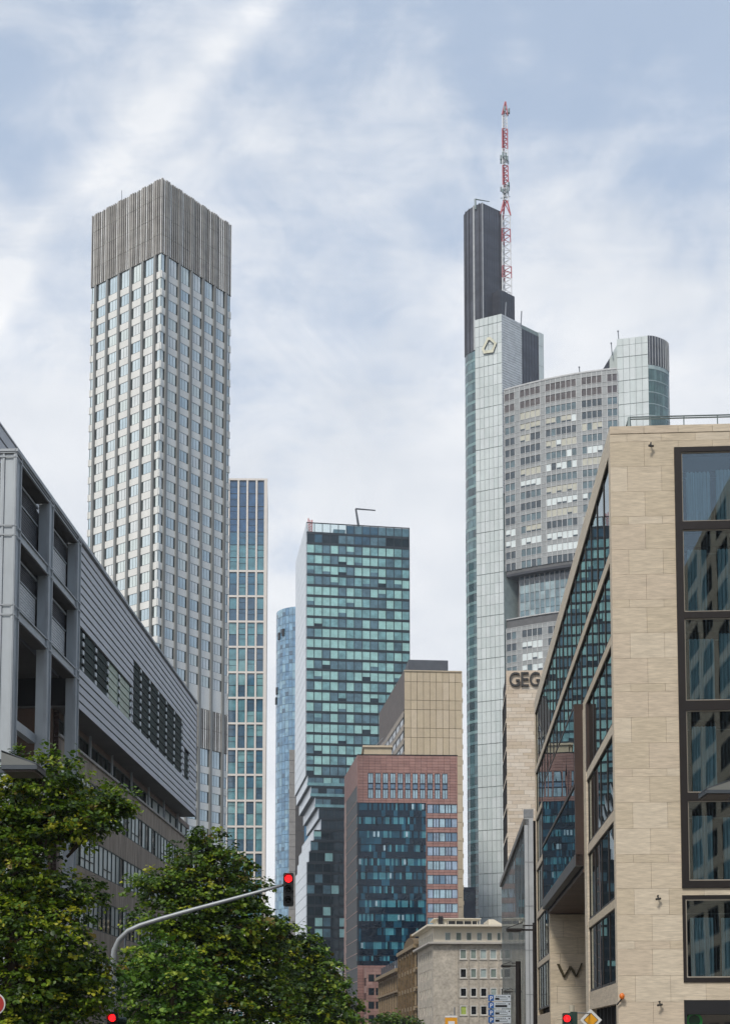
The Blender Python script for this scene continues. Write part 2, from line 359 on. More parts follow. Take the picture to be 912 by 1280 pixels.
#==================================================================== RIGHT STONE BUILDING
def right_building():
    LAT = 7.24; T0 = 56.0
    c1 = S(LAT, T0)
    th = thing('stone_office_building', 'pale travertine block with large bronze framed windows, right foreground', 'building', (c1.x, c1.y, 0))
    fs = Fr(S(LAT, 0), -D1)           # street face, s = -t
    ff = Fr(c1, D2)                   # frontal face
    k = T0 / F
    Z = lambda v: ff.z(772, v)
    top = Z(533)
    lev = [(Z(697), Z(684)), (Z(801), Z(789.5)), (Z(913.5), Z(901)), (Z(1023), Z(1010)), (Z(1133), Z(1122))]
    gt = top - 1.05; gb = Z(1228)
    T1 = -fs.s_(668.5, 1000)           # far end
    tp0, tp1 = 10.7 + T0, 11.9 + T0; tw = T0 + 33.9
    zb0 = EYE + 8.85; zb1 = lev[1][1] - .05; zs = zb0 - .35
    W = 30.
    # --- solid core (set 0.3 behind the faces)
    mb = MB()
    def blk(l0, l1, t0, t1, z0, z1, m=0):
        mb.prism([tuple(S(l0, t0)), tuple(S(l1, t0)), tuple(S(l1, t1)), tuple(S(l0, t1))], z0, z1, m)
    blk(LAT + .5, LAT + W, T0 + 2.2, T1 - .1, zs + .35, top - .02, 0)
    blk(LAT + .5, LAT + 8, T0 + 2.2, tp1 - .1, 0, zs + .3, 0)
    blk(LAT + .5, LAT + 8, tw + .1, T1 - .1, 0, zs + .3, 0)
    blk(LAT + 8, LAT + W, T0 + 2.2, T1 - .1, 0, zs + .3, 0)
    mb.build('wall_core', M['dark'], th)
    # --- frontal face slabs
    wl = ff.s_(846, 800); wr = wl + 4.3
    pv = [(565, 652), (662, 765), (773, 876), (888, 991), (1001, 1101)]
    fz = lambda v: ff.z(880, v)
    colx = [(wl, wr), (wr + 2.6, wr + 6.9), (wr + 9.5, wr + 13.8)]
    holes = []
    for (a, b) in colx: holes += [(a, b, fz(1110), fz(559)), (a, b, fz(1228), fz(1119)), (a, b, 0.2, fz(1250))]
    mb = MB()
    course = [1.08, 1.08, 1.08, .33]
    z00 = top - 7 * 3.57 - .35
    panels(mb, ff, 0, W, 0, z00, 1.4, 1.1, .009, -.06, 0, (0, 1, 2, 3), .5, holes)
    panels(mb, ff, 0, W, z00, top - .33, 1.42, course, .009, -.06, 0, (0, 1, 2, 3), .5, holes)
    panels(mb, ff, 0, W, top - .33, top, 1.42, .33, .014, -.06, 0.02, (0, 1, 2, 3), 0, ())
    # backing wall behind slabs, with the openings left free
    zc = [0] + sorted(set(round(q, 4) for h in holes for q in h[2:])) + [top - .01]
    for a, b in zip(zc[:-1], zc[1:]):
        zm = (a + b) / 2; x = .02
        for h in sorted(h for h in holes if h[2] < zm < h[3]):
            ff.box(mb, x, h[0], a, b, -.45, -.062, 4); x = h[1]
        ff.box(mb, x, W - .02, a, b, -.45, -.062, 4)
    mb.build('front_wall', TRAV + [mat('joint backing', (120, 106, 88), .9)], th)  # mid-brown backing shows through the open joints
    # right & back side wall, roof
    mb = MB(); fb = Fr(S(LAT + W, T0), D1); panels(mb, fb, 0, T1 - T0, 0, top, 2.8, 3.6, .02, -.3, 0, (0, 1, 2, 3))
    fk = Fr(S(LAT + W, T1), -D2); panels(mb, fk, 0, W, 0, top, 2.8, 3.6, .02, -.3, 0, (0, 1, 2, 3))
    mb.build('side_wall', TRAV, th)
    mb = MB(); mb.prism([tuple(S(LAT + .1, T0 + .1)), tuple(S(LAT + W - .1, T0 + .1)), tuple(S(LAT + W - .1, T1 - .1)), tuple(S(LAT + .1, T1 - .1))], top - .25, top - .012)
    mb.build('roof', M['trav1'], th)
    # --- frontal windows with rooms, curtains and clear reflecting glass
    gl = mirror_glass('clear reflecting glass', None, 1.85, .0015, (.82, .90, .92))
    room = mat('dim room', (64, 62, 60), .9); curt = mat('pale blue curtain', (176, 204, 214), .9, var=.2, scale=4, stretch=(3, 3, .1))
    ledm = mat('warm gasket', (150, 142, 128), .6); lum = mat('room ceiling', (120, 120, 116), .8)
    for ci, (a, b) in enumerate(colx):
        rows = [(fz(q), fz(p)) for p, q in pv] + [(fz(1222), fz(1124))]
        # big bronze surround
        fo = MB(); z0, z1 = fz(1110), fz(559); e = .28
        ff.box(fo, a, a + e, z0, z1, -.5, .09); ff.box(fo, b - e, b, z0, z1, -.5, .09)
        prev = z0
        for (p, q) in sorted(rows[:5]):
            ff.box(fo, a + e, b - e, prev, p, -.5, .085); prev = q
        ff.box(fo, a + e, b - e, prev, z1, -.5, .085)
        fo.build('window_surround', M['bronze'], th)
        f2 = MB(); ff.box(f2, a, a + .12, fz(1228), fz(1119), -.5, .05); ff.box(f2, b - .12, b, fz(1228), fz(1119), -.5, .05)
        ff.box(f2, a + .12, b - .12, fz(1228), fz(1222), -.5, .045); ff.box(f2, a + .12, b - .12, fz(1124), fz(1119), -.5, .045)
        f2.build('window_surround', M['bronze'], th)
        for ri, (p, q) in enumerate(rows):
            x0, x1 = (a + e, b - e) if ri < 5 else (a + .12, b - .12)
            wm = MB(); ff.box(wm, x0 + .05, x1 - .05, p + .05, q - .05, -.02, -.005, 0)
            win = wm.build('window', [gl], th)
            gm = MB(); g = .05
            ff.box(gm, x0, x0 + g, p, q, -.03, .02); ff.box(gm, x1 - g, x1, p, q, -.03, .02); ff.box(gm, x0 + g, x1 - g, p, p + g, -.03, .02); ff.box(gm, x0 + g, x1 - g, q - g, q, -.03, .02)
            gm.build('window_frame', ledm, win)
            rm = MB(); D = -2.0
            ff.box(rm, x0 - .1, x1 + .1, p - .1, q + .1, D - .05, D, 0); ff.box(rm, x0 - .1, x0 - .02, p - .1, q + .1, D, -.51, 0)
            ff.box(rm, x1 + .02, x1 + .1, p - .1, q + .1, D, -.51, 0); ff.box(rm, x0 - .02, x1 + .02, p - .1, p - .02, D, -.51, 0); ff.box(rm, x0 - .02, x1 + .02, q + .02, q + .1, D, -.51, 1)
            # blinds header and ceiling lights
            ff.box(rm, x0 + .3, x1 - .3, q - .46, q - .42, -1.7, -1.6, 1)
            rm.build('room_lining', [room, lum], win)
            cm = MB(); rr = random.Random(ci * 10 + ri)
            cuts = [(x0 + .25, x0 + 1.0 + .3 * rr.random()), (x0 + 1.5, x0 + 2.4)] if ri != 3 else [(x0 + .3, x0 + 1.3)]
            for (c0, c1_) in cuts:
                n = 22; zt = q - .55 - .25 * rr.random()
                for j in range(n):
                    xa = c0 + (c1_ - c0) * j / n; xb = c0 + (c1_ - c0) * (j + 1) / n; dd = -.30 + .05 * math.sin(j * 1.7)
                    ff.box(cm, xa, xb, p, zt, dd - .02, dd)
            cm.build('curtain', curt, win)
        # ground floor opening
        gm = MB(); ff.box(gm, a, b, .2, fz(1250), -.5, -.42, 0); ff.box(gm, a, a + .1, .2, fz(1250), -.41, .03, 1); ff.box(gm, b - .1, b, .2, fz(1250), -.41, .03, 1)
        ff.box(gm, a + .1, b - .1, fz(1268), fz(1250), -.41, .0, 1)
        gm.build('shop_window', [glass('shop glass %d' % ci, (20, 24, 26)), M['black']], th)
    # --- street face: stone frame
    st = MB()
    def fbx(t0, t1, z0, z1, d0, d1, m): fs.box(st, -t1, -t0, z0, z1, d0, d1, m)
    fbx(T0 + .02, T0 + .62, 0, gt, -.4, 0, 0)                     # corner pier
    fbx(T0 + .02, T1, gt, top - .003, -.4, 0.0, 2)                  # parapet
    fbx(T1 - .55, T1, 0, gt, -.4, 0, 1)
    fbx(tp0, tp1, 0, lev[1][0], -.4, .03, 2)
    fbx(tw, tw + .75, 0, zb0 - .02, -.4, .01, 1)
    for i, (a, b) in enumerate(lev):
        if i < 2: fbx(T0 + .62, T1 - .55, a, b, -.4, .0, i)
        elif i < 4:
            fbx(T0 + .62, tp0, a, b, -.4, .0, i); fbx(tw + 0., T1 - .55, a, b, -.4, 0, i)
        else:
            fbx(T0 + .62, tp0, a, b, -.4, .0, 1); fbx(tw + .75, T1 - .55, a, b, -.4, 0, 0)
    fbx(T0 + .62, tp0, Z(1254), gb, -.4, -.0, 3); fbx(tw + .75, T1 - .55, 0, gb - .4, -.4, -.0, 3)
    st.build('street_wall', TRAV, th)
    # --- street glazing
    mg = mirror_glass('street mirror glass', None, 2.3, .006, (.10, .13, .14), .25, (.80, .88, .90))
    dk = M['bronze']
    def glaz(t0, t1, z0, z1, pitch=2.45, nm='window', d=-.10, fin=.035):
        n = max(1, round((t1 - t0) / pitch)); w_ = (t1 - t0) / n
        for j in range(n):
            g = MB(); a, b = t0 + j * w_, t0 + (j + 1) * w_
            fs.box(g, -b, -a, z0, z1, d - .03, d, 0)
            fs.box(g, -b, -b + .12, z0, z1, d + .002, d + fin, 1); fs.box(g, -a - .03, -a, z0, z1, d + .002, d + .02, 1)
            fs.box(g, -b + .12, -a - .03, z0, z0 + .12, d + .002, d + .07, 1); fs.box(g, -b + .12, -a - .03, z1 - .03, z1, d + .002, d + .05, 1)
            g.build(nm, [mg, dk], th)
    zz = [gt] + [q for a, b in lev for q in (b, a)] + [gb]
    strips = [(zz[i + 1], zz[i]) for i in range(0, len(zz), 2)]
    for i, (a, b) in enumerate(strips):
        glaz(T0 + .62, tp0, a, b)
        if i < 2: glaz(tp0, T1 - .55, a, b)
        elif i < 5: glaz(max(tw, tw + (.75 if i > 3 else 0)), T1 - .55, a, b)
        else: glaz(tw + .75, T1 - .55, a, b)
    # ground floor recess of near bay
    g = MB(); fs.box(g, -tp0, -T0 - .62, 0, Z(1254), -.6, -.5, 0)
    for j in range(7): x = T0 + 1.2 + j * 1.35; fs.box(g, -x - .1, -x, 0, Z(1254), -.49, -.2, 1)
    g.build('shop_front', [mg, M['black']], th)
    # --- projecting glass bay
    bt0, bt1 = tp1 + .02, tw - .02; pr = .42
    g = MB(); fs.box(g, -bt1, -bt0 - .28, zb0 + .62, zb1 - .12, pr - .03, pr, 0); bay = g.build('bay_glazing', [mg], th)
    g = MB()
    fs.box(g, -bt0 - .26, -bt0, zb0 + .02, zb1, -.3, pr + .03, 0)              # brown near end fin
    fs.box(g, -bt1, -bt0 - .27, zb1 - .12, zb1, -.3, pr + .02, 0)
    zm = lev[2][0]; fs.box(g, -bt1, -bt0 - .28, zm, zm + .16, pr + .002, pr + .05, 0)
    fs.box(g, -bt1, -bt1 + .1, zb0 + .62, zb1 - .12, -.3, pr + .02, 0)
    fs.box(g, -tp0 - .0, -tp0 + .5, lev[2][1] + .02, lev[1][0] - .02, -.2, .02, 0)
    g.build('bay_frame', [mat('brown bay metal', (58, 42, 34), .5, metal=.2)], th)
    g = MB(); fs.box(g, -bt1, -bt0, zb0, zb0 + .6, pr - .3, pr + .06, 0); g.build('bay_fascia', [mat('grey fascia', (78, 78, 78), .55)], th)
    g = MB()
    for j in range(8):
        a = bt0 + (bt1 - bt0) * j / 8; b = bt0 + (bt1 - bt0) * (j + 1) / 8
        fs.box(g, -b + .02, -a - .02, zs + .05, zs + .2, -7.9, -4.02, 0); fs.box(g, -b + .02, -a - .02, zs + .05, zs + .2, -3.98, pr - .32, 0)
    fs.box(g, -bt1, -bt0, zs + .21, zb0 - .01, -7.9, pr - .32, 1)
    g.build('entrance_soffit', [mat('brown soffit panel', (92, 72, 58), .6), M['dark']], th)
    # --- entrance wall carrying the letter
    fw_ = Fr(S(LAT, tw), D2); g = MB()
    panels(g, fw_, 0.02, 7.9, 0, zs, 2.1, 1.08, .014, 0.0, .05, (0, 1, 2, 3), .45); fw_.box(g, 0, 7.9, zs - .12, zs, .051, .12, 4)
    g.build('entrance_wall', TRAV + [M['trav0']], th)
    g = MB(); fl = Fr(S(LAT + 7.95, 0), -D1); panels(g, fl, -tw, -tp1, 0, zs, 2.1, 1.08, .014, 0, .05, (0, 1, 2, 3), .45); g.build('recess_wall', TRAV, th)
    # letter W
    g = MB(); q = [(697, 1205, 1), (704.5, 1221, 0), (712, 1208, 0), (719.5, 1221, 0), (726.5, 1204, 0)]
    pts = [fw_.hit(a, b, .12) for a, b, _ in q]
    for i, (p0, p1) in enumerate(zip(pts[:-1], pts[1:])):
        wd = .085 if i % 2 == 0 else .045
        P0 = [(p0[0] - wd, p0[1]), (p0[0] + wd, p0[1]), (p1[0] + wd, p1[1]), (p1[0] - wd, p1[1])]
        vv = [fw_.p(x, z, .24) for x, z in P0] + [fw_.p(x, z, .08 + .01 * i) for x, z in P0]
        g.hexa([vv[4], vv[5], vv[6], vv[7], vv[0], vv[1], vv[2], vv[3]])
    g.build('letter', [mat('bronze letter', (82, 74, 52), .4, metal=.5)], th)
    # roof railing
    g = MB(); r0 = ff.s_(790, 530); zr = top; h = ff.z(850, 520, -1.0)
    for j in range(16):
        x = r0 + .9 + j * 1.42; g.tube(ff.p(x, zr - .02, -1.0), ff.p(x, h, -1.0), .025)
    for hh in (h, h - .09): g.tube(ff.p(r0, hh, -1.0), ff.p(r0 + 22, hh, -1.0), .03)
    g.tube(ff.p(r0, h, -1.0), ff.p(r0, zr, -1.0), .06, r1=.12)
    for j in range(18):
        g.tube(ff.p(r0 + 0, h, -1 - j * 2.), ff.p(r0 + 0, h, -3 - j * 2.), .03)
        g.tube(ff.p(r0 + 0, h, -1 - j * 2.), ff.p(r0 + 0, zr - .02, -1 - j * 2.), .025)
    g.build('roof_railing', M['rail'], th)
    # security cameras and orange beacon on the stone
    cmw = mat('camera housing', (50, 48, 44), .5)
    for (u, v, lab) in ((812, 556, 'small dark security camera high on the stone wall near the roof'), (821, 1120, 'small dark security camera on the stone wall halfway down, left of the windows'), (823, 1252, 'small security camera low on the stone wall near the shop opening')):
        s0, z0 = ff.hit(u, v); o = ff.p(s0, z0, 0); t2 = thing('security_camera', lab, 'camera', tuple(o), 'cameras on the stone wall')
        g = MB(); g.tube(ff.p(s0, z0, 0), ff.p(s0, z0, .22), .03, 8); g.tube(ff.p(s0, z0, .2), ff.p(s0, z0 - .12, .22), .025, 8); g.build('bracket', cmw, t2)
        g = MB(); g.tube(ff.p(s0 + .1, z0 - .12, .14), ff.p(s0 - .10, z0 - .16, .28), .045, 10); g.build('camera_body', cmw, t2)
    s0, z0 = ff.hit(776, 1247); t2 = thing('beacon_light', 'small orange beacon light on the corner of the travertine building', 'light', tuple(ff.p(s0, z0, 0)))
    g = MB(); g.tube(ff.p(s0, z0 - .02, 0), ff.p(s0, z0 - .02, .2), .04, 8); g.tube(ff.p(s0 - .2, z0 - .3, .1), ff.p(s0, z0 - .05, .15), .03, 8); g.build('bracket', M['black'], t2)
    g = MB(); sphere_mesh(g, ff.p(s0, z0 + .05, .2), .11, 8, sz=1.2); g.build('lens', mat('orange lens', (215, 110, 30), .3), t2, smooth=True)
    s0, z0 = ff.hit(867, 1276, -.36); t2 = thing('shop_sign', 'round green sign in the shop opening at the lower right', 'sign', tuple(ff.p(s0, z0, -.36)))
    g = MB(); g.disc(ff.p(s0, z0, -.36), (ff.n.x, ff.n.y, 0), .33, .06, 28); g.build('disc', mat('green sign face', (30, 150, 60), .25), t2)
    g = MB(); g.disc(ff.p(s0, z0, -.325), (ff.n.x, ff.n.y, 0), .23, .02, 28); g.build('inner_disc', mat('dark green face', (12, 60, 30), .25), t2)
    return th, ff
right_building()

#==================================================================== GEG STONE TOWER + LOW GLASS BUILDING
def geg():
    O = Vector(P(633.3, 1000, 157).xy); ff = Fr(O, D2); top = ff.z(655, 838)
    th = thing('stone_tower_block', 'tall pale stone block with dark GEG letters behind the travertine corner', 'building', (O.x, O.y, 0))
    Wd = 16
    mb = MB(); a = ff.pl(.1, -.1); mb.prism([ff.pl(.06, -.06), ff.pl(Wd, -.06), ff.pl(Wd, -9), ff.pl(.06, -9)], 0, top - .05)
    mb.build('wall_core', M['dark'], th)
    mb = MB(); sm = [mat('stone course %d' % i, c, .8, var=.06, scale=1.5, stretch=(1, 1, 4)) for i, c in enumerate(((205, 190, 170), (198, 181, 160), (212, 199, 181), (193, 176, 153)))]
    z6 = top - 1.7
    panels(mb, ff, 0, Wd, 0, z6, 1.6, [.42, .42, .3, .5], .02, -.05, 0, (0, 1, 2, 3, 0), .37)
    panels(mb, ff, 0, Wd, z6, top, 3.4, 1.7, .02, -.05, 0, (0, 1), 0)
    mb.build('front_wall', sm, th)
    fs = Fr(ff.pl(0, 0), -D1)
    # fs: s = -t from the corner
    g = MB()
    for k in range(12):
        z = top - 2.2 - k * 3.4
        fs.box(g, -8.9, -.4, z - .5, z, -.05, .02, 0)
    g.build('street_wall', sm[0], th)
    its = []
    for k in range(11):
        z = top - 2.7 - k * 3.4
        for j in range(2): its.append((fs, -8.9 + j * 4.2, -8.9 + j * 4.2 + 4.1, z - 2.9, z, 0, 1))
    windows(th, its, [glass('dark teal street glass', (30, 50, 54)), M['black']], cap=66, inset=.02, fw=.08)
    lm = mat('dark letter metal', (48, 45, 42), .5)
    h = ff.z(640, 841) - ff.z(640, 858.5); s0, z0 = ff.hit(636, 858.5)
    w_ = ff.s_(675.6, 850) - s0
    x = s0
    for ch, cw in (('G', .37), ('E', .27), ('G', .36)):
        o = text_mesh(ch, 1., .25, (0, 0, 0), (1, 0, 0), (0, -1, 0), 'letter', lm, None)
        xs = [v.co.x for v in o.data.vertices]; zs = [v.co.z for v in o.data.vertices]
        kx = w_ * cw * .9 / (max(xs) - min(xs)); kz = h / (max(zs) - min(zs)); mnx, mnz = min(xs), min(zs)
        o0 = Vector((O.x, O.y, 0))
        for v in o.data.vertices:
            q = ff.p(x + (v.co.x - mnx) * kx, z0 + (v.co.z - mnz) * kz, .15 - v.co.y) - o0; v.co = q
        o.parent = th; x += w_ * cw
geg()
def low_glass():
    LAT = 6.6; t0, t1 = 104.6, 146.5
    fs = Fr(S(LAT, 0), -D1); O = S(LAT, t0); top = fs.z(657, 1020)
    th = thing('glass_annex', 'low dark glass building with a pale end column between stone blocks', 'building', (O.x, O.y, 0))
    mb = MB(); mb.prism([tuple(S(LAT + .35, t0 + .35)), tuple(S(LAT + 12, t0 + .35)), tuple(S(LAT + 12, t1)), tuple(S(LAT + .35, t1))], 0, top - .1); mb.build('wall_core', M['dark'], th)
    mg = mirror_glass('annex mirror glass', None, 2.4, .008, (.25, .3, .3), .3)
    g = MB(); fs.box(g, -t1, -t0 - .3, .2, top - .5, -.1, -.06, 0); g.build('curtain_wall', mg, th)
    g = MB(); fs.box(g, -t1, -t0, top - .48, top, -.3, .15); g.build('roof_edge', mat('grey roof edge', (96, 92, 86), .5), th)
    for k in range(22):
        x = t0 + .8 + k * 1.9; g = MB(); fs.box(g, -x - .3, -x, .1, top - .5, -.055, -.035); g.build('mullion', mat('annex mullion', (120, 124, 124), .4, metal=.4) if k == 0 else bpy.data.materials['annex mullion'], th)
    ff = Fr(S(LAT, t0), D2); g = MB()
    ff.box(g, -.05, .62, 0, top + .1, -.3, .0, 0); ff.box(g, .2, .24, .1, top, .002, .05, 1); ff.box(g, -.1, .65, top + .1, top + .75, -.3, .02, 1)
    for k in range(5): ff.box(g, -.06, .64, 2 + k * 3.4, 2.04 + k * 3.4, .003, .02, 1)
    g.build('end_column', [mat('pale end metal', (178, 182, 184), .5, var=.08), M['steel']], th)
low_glass()

#==================================================================== LEFT OFFICE BUILDING
def left_building():
    LAT = -21.7; fs = Fr(S(LAT, 0), D1)
    top = fs.z(97, 672)
    tend = fs.s_(246, 900)
    q_ = fs.s_
    tc_ = [(q_(19.5, 600), q_(26, 600)), (q_(61, 650), q_(66, 650)), (q_(96.3, 700), q_(100.3, 700))]; T1 = tc_[0][0]
    O = S(LAT, T1)
    th = thing('frame_office_building', 'grey metal office building with open steel frame corner and slatted upper storeys', 'building', (O.x, O.y, 0))
    al = mat('blue grey painted steel', (162, 168, 171), .5, var=.07, scale=1.2, metal=.15, stretch=(1, 1, .3))
    al2 = mat('light steel edge', (160, 165, 168), .5); lv = mat('slat aluminium', (190, 191, 193), .6, var=.05)
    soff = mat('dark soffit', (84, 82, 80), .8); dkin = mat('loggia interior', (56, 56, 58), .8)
    mesh_ = mat('perforated screen', (205, 206, 205), .6, var=.3, scale=6, stretch=(1, 1, 6)); mesh2 = mat('dark screen', (66, 68, 72), .6, var=.3, scale=5, stretch=(1, 1, 5))
    dep = .55
    zt = lambda v: fs.z(22, v)
    beams = [(zt(574.5), top - .02), (zt(674), zt(660.5)), (zt(775), zt(761))]
    # columns
    for a, b in tc_:
        g = MB(); fs.box(g, a, b, 0, top - .03, -dep, 0, 0)
        for x in (a + .0, b - .1): fs.box(g, x, x + .1, 0, top - .03, 0.001, .08, 1)
        fs.box(g, a - .05, a - .001, 0, top - .03, -.1, 0.07, 1)
        g.build('column', [al, al2], th)
    ff = Fr(S(LAT, T1), D2)      # frontal side; s negative to the left
    for k, s0 in enumerate((-7.2, -14.2)):
        g = MB(); ff.box(g, s0, s0 + .95, 0, top - .03, -.8, 0); ff.box(g, s0, s0 + .1, 0, top - .03, .001, .07, 1); ff.box(g, s0 + .85, s0 + .95, 0, top - .03, .001, .07, 1); g.build('column', [al, al2], th)
    g = MB(); ff.box(g, -.66, -.56, 0, top - .03, -.3, .07, 0); ff.box(g, -.78, -.67, 0, top - .04, -.3, .02, 1); ff.box(g, -.06, 0.02, 0, top - .03, .001, .07, 1); g.build('column_flange', [al2, al], th)
    for i, (a, b) in enumerate(beams):
        g = MB()
        for (x0, x1) in ((tc_[0][1], tc_[1][0] - .05), (tc_[1][1], tc_[2][0] - .05)):
            fs.box(g, x0, x1, a, b, -.35, -.03, 0); fs.box(g, x0, x1, b - .07, b - .004, -.029, .06, 1); fs.box(g, x0, x1, a, a + .07, -.029, .06, 1)
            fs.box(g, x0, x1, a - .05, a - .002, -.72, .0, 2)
        g.build('beam', [al, al2, soff], th)
        g = MB()
        for (x0, x1) in ((-6.25, -.79), (-13.25, -7.2)):
            ff.box(g, x0, x1, a, b, -.35, -.03, 0); ff.box(g, x0, x1, b - .07, b - .004, -.029, .06, 1); ff.box(g, x0, x1, a, a + .07, -.029, .06, 1)
        g.build('beam', [al, al2], th)
        # collars on corner column
        for z_ in (b - .07, a): g = MB(); ff.box(g, -.79, .02, z_, z_ + .07, .071, .1, 0); g.build('beam_collar', al2, th)
        for c0, c1 in tc_:
            for z_ in (b - .07, a): g = MB(); fs.box(g, c0 - .04, c1, z_, z_ + .07, .081, .11, 0); g.build('beam_collar', al2, th)
    # roof cap along the top
    g = MB(); fs.box(g, T1 - .1, tend, top - .01, top + .14, -.5, .14, 0); ff.box(g, -14.2, -.0, top - .01, top + .12, -.5, .14, 0); g.build('roof_cap', al2, th)
    # screens in two upper rows
    for (x0, x1) in ((tc_[0][1], tc_[1][0]), (tc_[1][1], tc_[2][0])):
        for i in range(2):
            z0, z1 = beams[i + 1][1], beams[i][0]; h = z1 - z0
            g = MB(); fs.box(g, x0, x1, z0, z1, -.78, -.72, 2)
            mlo = 0 if not (i == 0 and x0 < tc_[1][0]) else 1
            nl = 14
            for k in range(nl):
                za = z0 + h * .62 * k / nl; fs.box(g, x0, x1, za, za + h * .62 / nl * .8, -.70, -.66, mlo)
            for k in range(9):
                za = z0 + h * .64 + h * .3 * k / 9; fs.box(g, x0, x1, za, za + h * .3 / 9 * .6, -.70, -.67, 1)
            fs.box(g, x0, x1, z0 + h * .62, z0 + h * .64, -.70, -.6, 3); fs.box(g, x0, x1, z0 + h * .90, z0 + h * .93, -.65, -.58, 3)
            g.build('screen', [mesh_, mesh2, dkin, al2], th)
    for i in range(2):
        z0, z1 = beams[i + 1][1], beams[i][0]; g = MB(); ff.box(g, -6.25, -.79, z0, z1, -1.1, -1.0, 0); ff.box(g, -13.2, -7.2, z0, z1, -1.1, -1.0, 0)
        for k in range(16): za = z0 + (z1 - z0) * k / 16; ff.box(g, -6.25, -.79, za, za + .12, -.99, -.94, 1)
        g.build('screen', [mesh2, mesh_], th)
    # loggia floor slab above row 3 & interior
    zL = beams[2][0]
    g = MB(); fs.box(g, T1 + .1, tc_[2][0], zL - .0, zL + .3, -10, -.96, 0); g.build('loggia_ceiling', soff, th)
    g = MB(); fs.box(g, tc_[0][1], tc_[1][0], fs.z(30, 923.5, -.8), fs.z(30, 912, -.8), -.9, -.5, 0); fs.box(g, tc_[0][1], tc_[1][0], zL - 4.8, zL - 4.5, -4, -3.6, 0)
    g.build('cross_beam', al, th)
    warm = mat('warm inner wall', (110, 88, 74), .8)
    g = MB(); fs.box(g, tc_[2][1] + .2, tc_[2][1] + .5, 0, zL, -10, -1.6, 1); fs.box(g, T1 + .1, tc_[2][1] + .19, 0, zL - .01, -5.3, -5.0, 0); fs.box(g, 77.0, 77.3, zL - 8.5, zL - 3.8, -4.2, -3.4, 1)
    for k in range(5): fs.box(g, 69 + k * 2.3, 69.3 + k * 2.3, 0, zL - .1, -4.99, -4.7, 2)
    g.build('loggia_wall', [dkin, warm, al], th)
    # --- slatted volume
    sb = fs.z(99.5, 886); a0 = tc_[2][1] + .02
    zT = top - .02
    g = MB(); fs.box(g, a0, tend, sb + .12, zT, -14, -.28, 0); fs.box(g, T1 + .1, a0 - .02, zL + .31, top - .1, -14, -1.15, 0); g.build('upper_core', M['dark'], th)
    z_a0, z_a1 = fs.z(101, 838), fs.z(101, 784)          # low windows
    z_b0, z_b1 = fs.z(168, 910), fs.z(168, 822)          # tall windows
    s = lambda u: fs.s_(u, 850)
    hA = (a0, s(165.5), z_a0, z_a1); hB = (s(167), s(229.5), z_b0, z_b1); hC = (s(231.5), s(238), z_b0, z_b0 + (z_b1 - z_b0) * .52)
    # slats
    g = MB(); n = 20; hh = (zT - sb) / n
    holes = (hA, hB, hC)
    for k in range(n):
        z0 = sb + k * hh; z1 = z0 + hh * .86; segs = [(a0, tend)]
        for h in holes:
            if h[2] < (z0 + z1) / 2 < h[3]:
                ns = []
                for (p, q) in segs:
                    if h[1] <= p or h[0] >= q: ns.append((p, q)); continue
                    if h[0] > p + .05: ns.append((p, h[0]))
                    if h[1] < q - .05: ns.append((h[1], q))
                segs = ns
        for (p, q) in segs:
            g.hexa([fs.p(p, z0, .02), fs.p(q, z0, .02), fs.p(q, z0, -.10), fs.p(p, z0, -.10), fs.p(p, z1, -.03), fs.p(q, z1, -.03), fs.p(q, z1, -.12), fs.p(p, z1, -.12)], 0)
    # end face slats (far end)
    fe = Fr(fs.pl(tend, 0), -D2)
    for k in range(n):
        z0 = sb + k * hh; fe.box(g, .0, 14, z0, z0 + hh * .8, -.02, .04, 0)
    g.build('slat_cladding', [lv], th)
    g = MB(); fs.box(g, a0, tend, sb, sb + .11, -14, -.02); g.build('overhang_soffit', mat('overhang soffit', (110, 108, 106), .6), th)
    # louvred windows
    gd = mat('dark green louvre glass', (20, 42, 40), .6, var=.3, ior=1.2); gp = glass('pale green louvre glass', (132, 150, 132), 1.45, .15); pf = mat('perforated post', (200, 206, 206), .5)
    def louv(x0, x1, z0, z1, pale):
        g = MB(); fs.box(g, x0, x1, z0, z1, -.27, -.22, 2 if not pale else 1)
        nl = int((z1 - z0) / .52)
        for k in range(nl):
            za = z0 + (z1 - z0) * k / nl; h = (z1 - z0) / nl
            g.hexa([fs.p(x0 + .05, za, -.06), fs.p(x1 - .45, za, -.06), fs.p(x1 - .45, za - 0.0, -.09), fs.p(x0 + .05, za, -.09),
                    fs.p(x0 + .05, za + h * .95, -.10), fs.p(x1 - .45, za + h * .95, -.10), fs.p(x1 - .45, za + h * .95, -.13), fs.p(x0 + .05, za + h * .95, -.13)], 1 if pale else 0)
            fs.box(g, x1 - .42, x1 - .05, za + .12, za + h * .72, -.2, -.02, 3)
        g.build('louvre_window', [gd, gp, M['black'], pf], th)
    ua = [100, 106, 122, 137, 151, 165.5]; ub = [167, 178, 189, 200, 210, 220, 229.5]
    for i in range(5): louv(max(a0, s(ua[i])), s(ua[i + 1]), z_a0, z_a1, i >= 3)
    for i in range(6): louv(s(ub[i]), s(ub[i + 1]), z_b0, z_b1, False)
    louv(hC[0], hC[1], hC[2], hC[3], False)
    # --- lower recessed brown block
    f2 = Fr(S(LAT - 1.3, 0), D1); e2 = f2.s_(243, 1040)
    br = mat('stained brown precast', (160, 146, 130), .85, var=.2, scale=2.2, stretch=(1, 1, .12), fine=(7, .28, (1, 1, .08)))
    br2 = mat('brown wall', (126, 112, 102), .85, var=.12, scale=2)
    sill = mat('pale sill stone', (168, 164, 158), .8)
    tZ = f2.z(236, 1043); b0 = a0 + .58
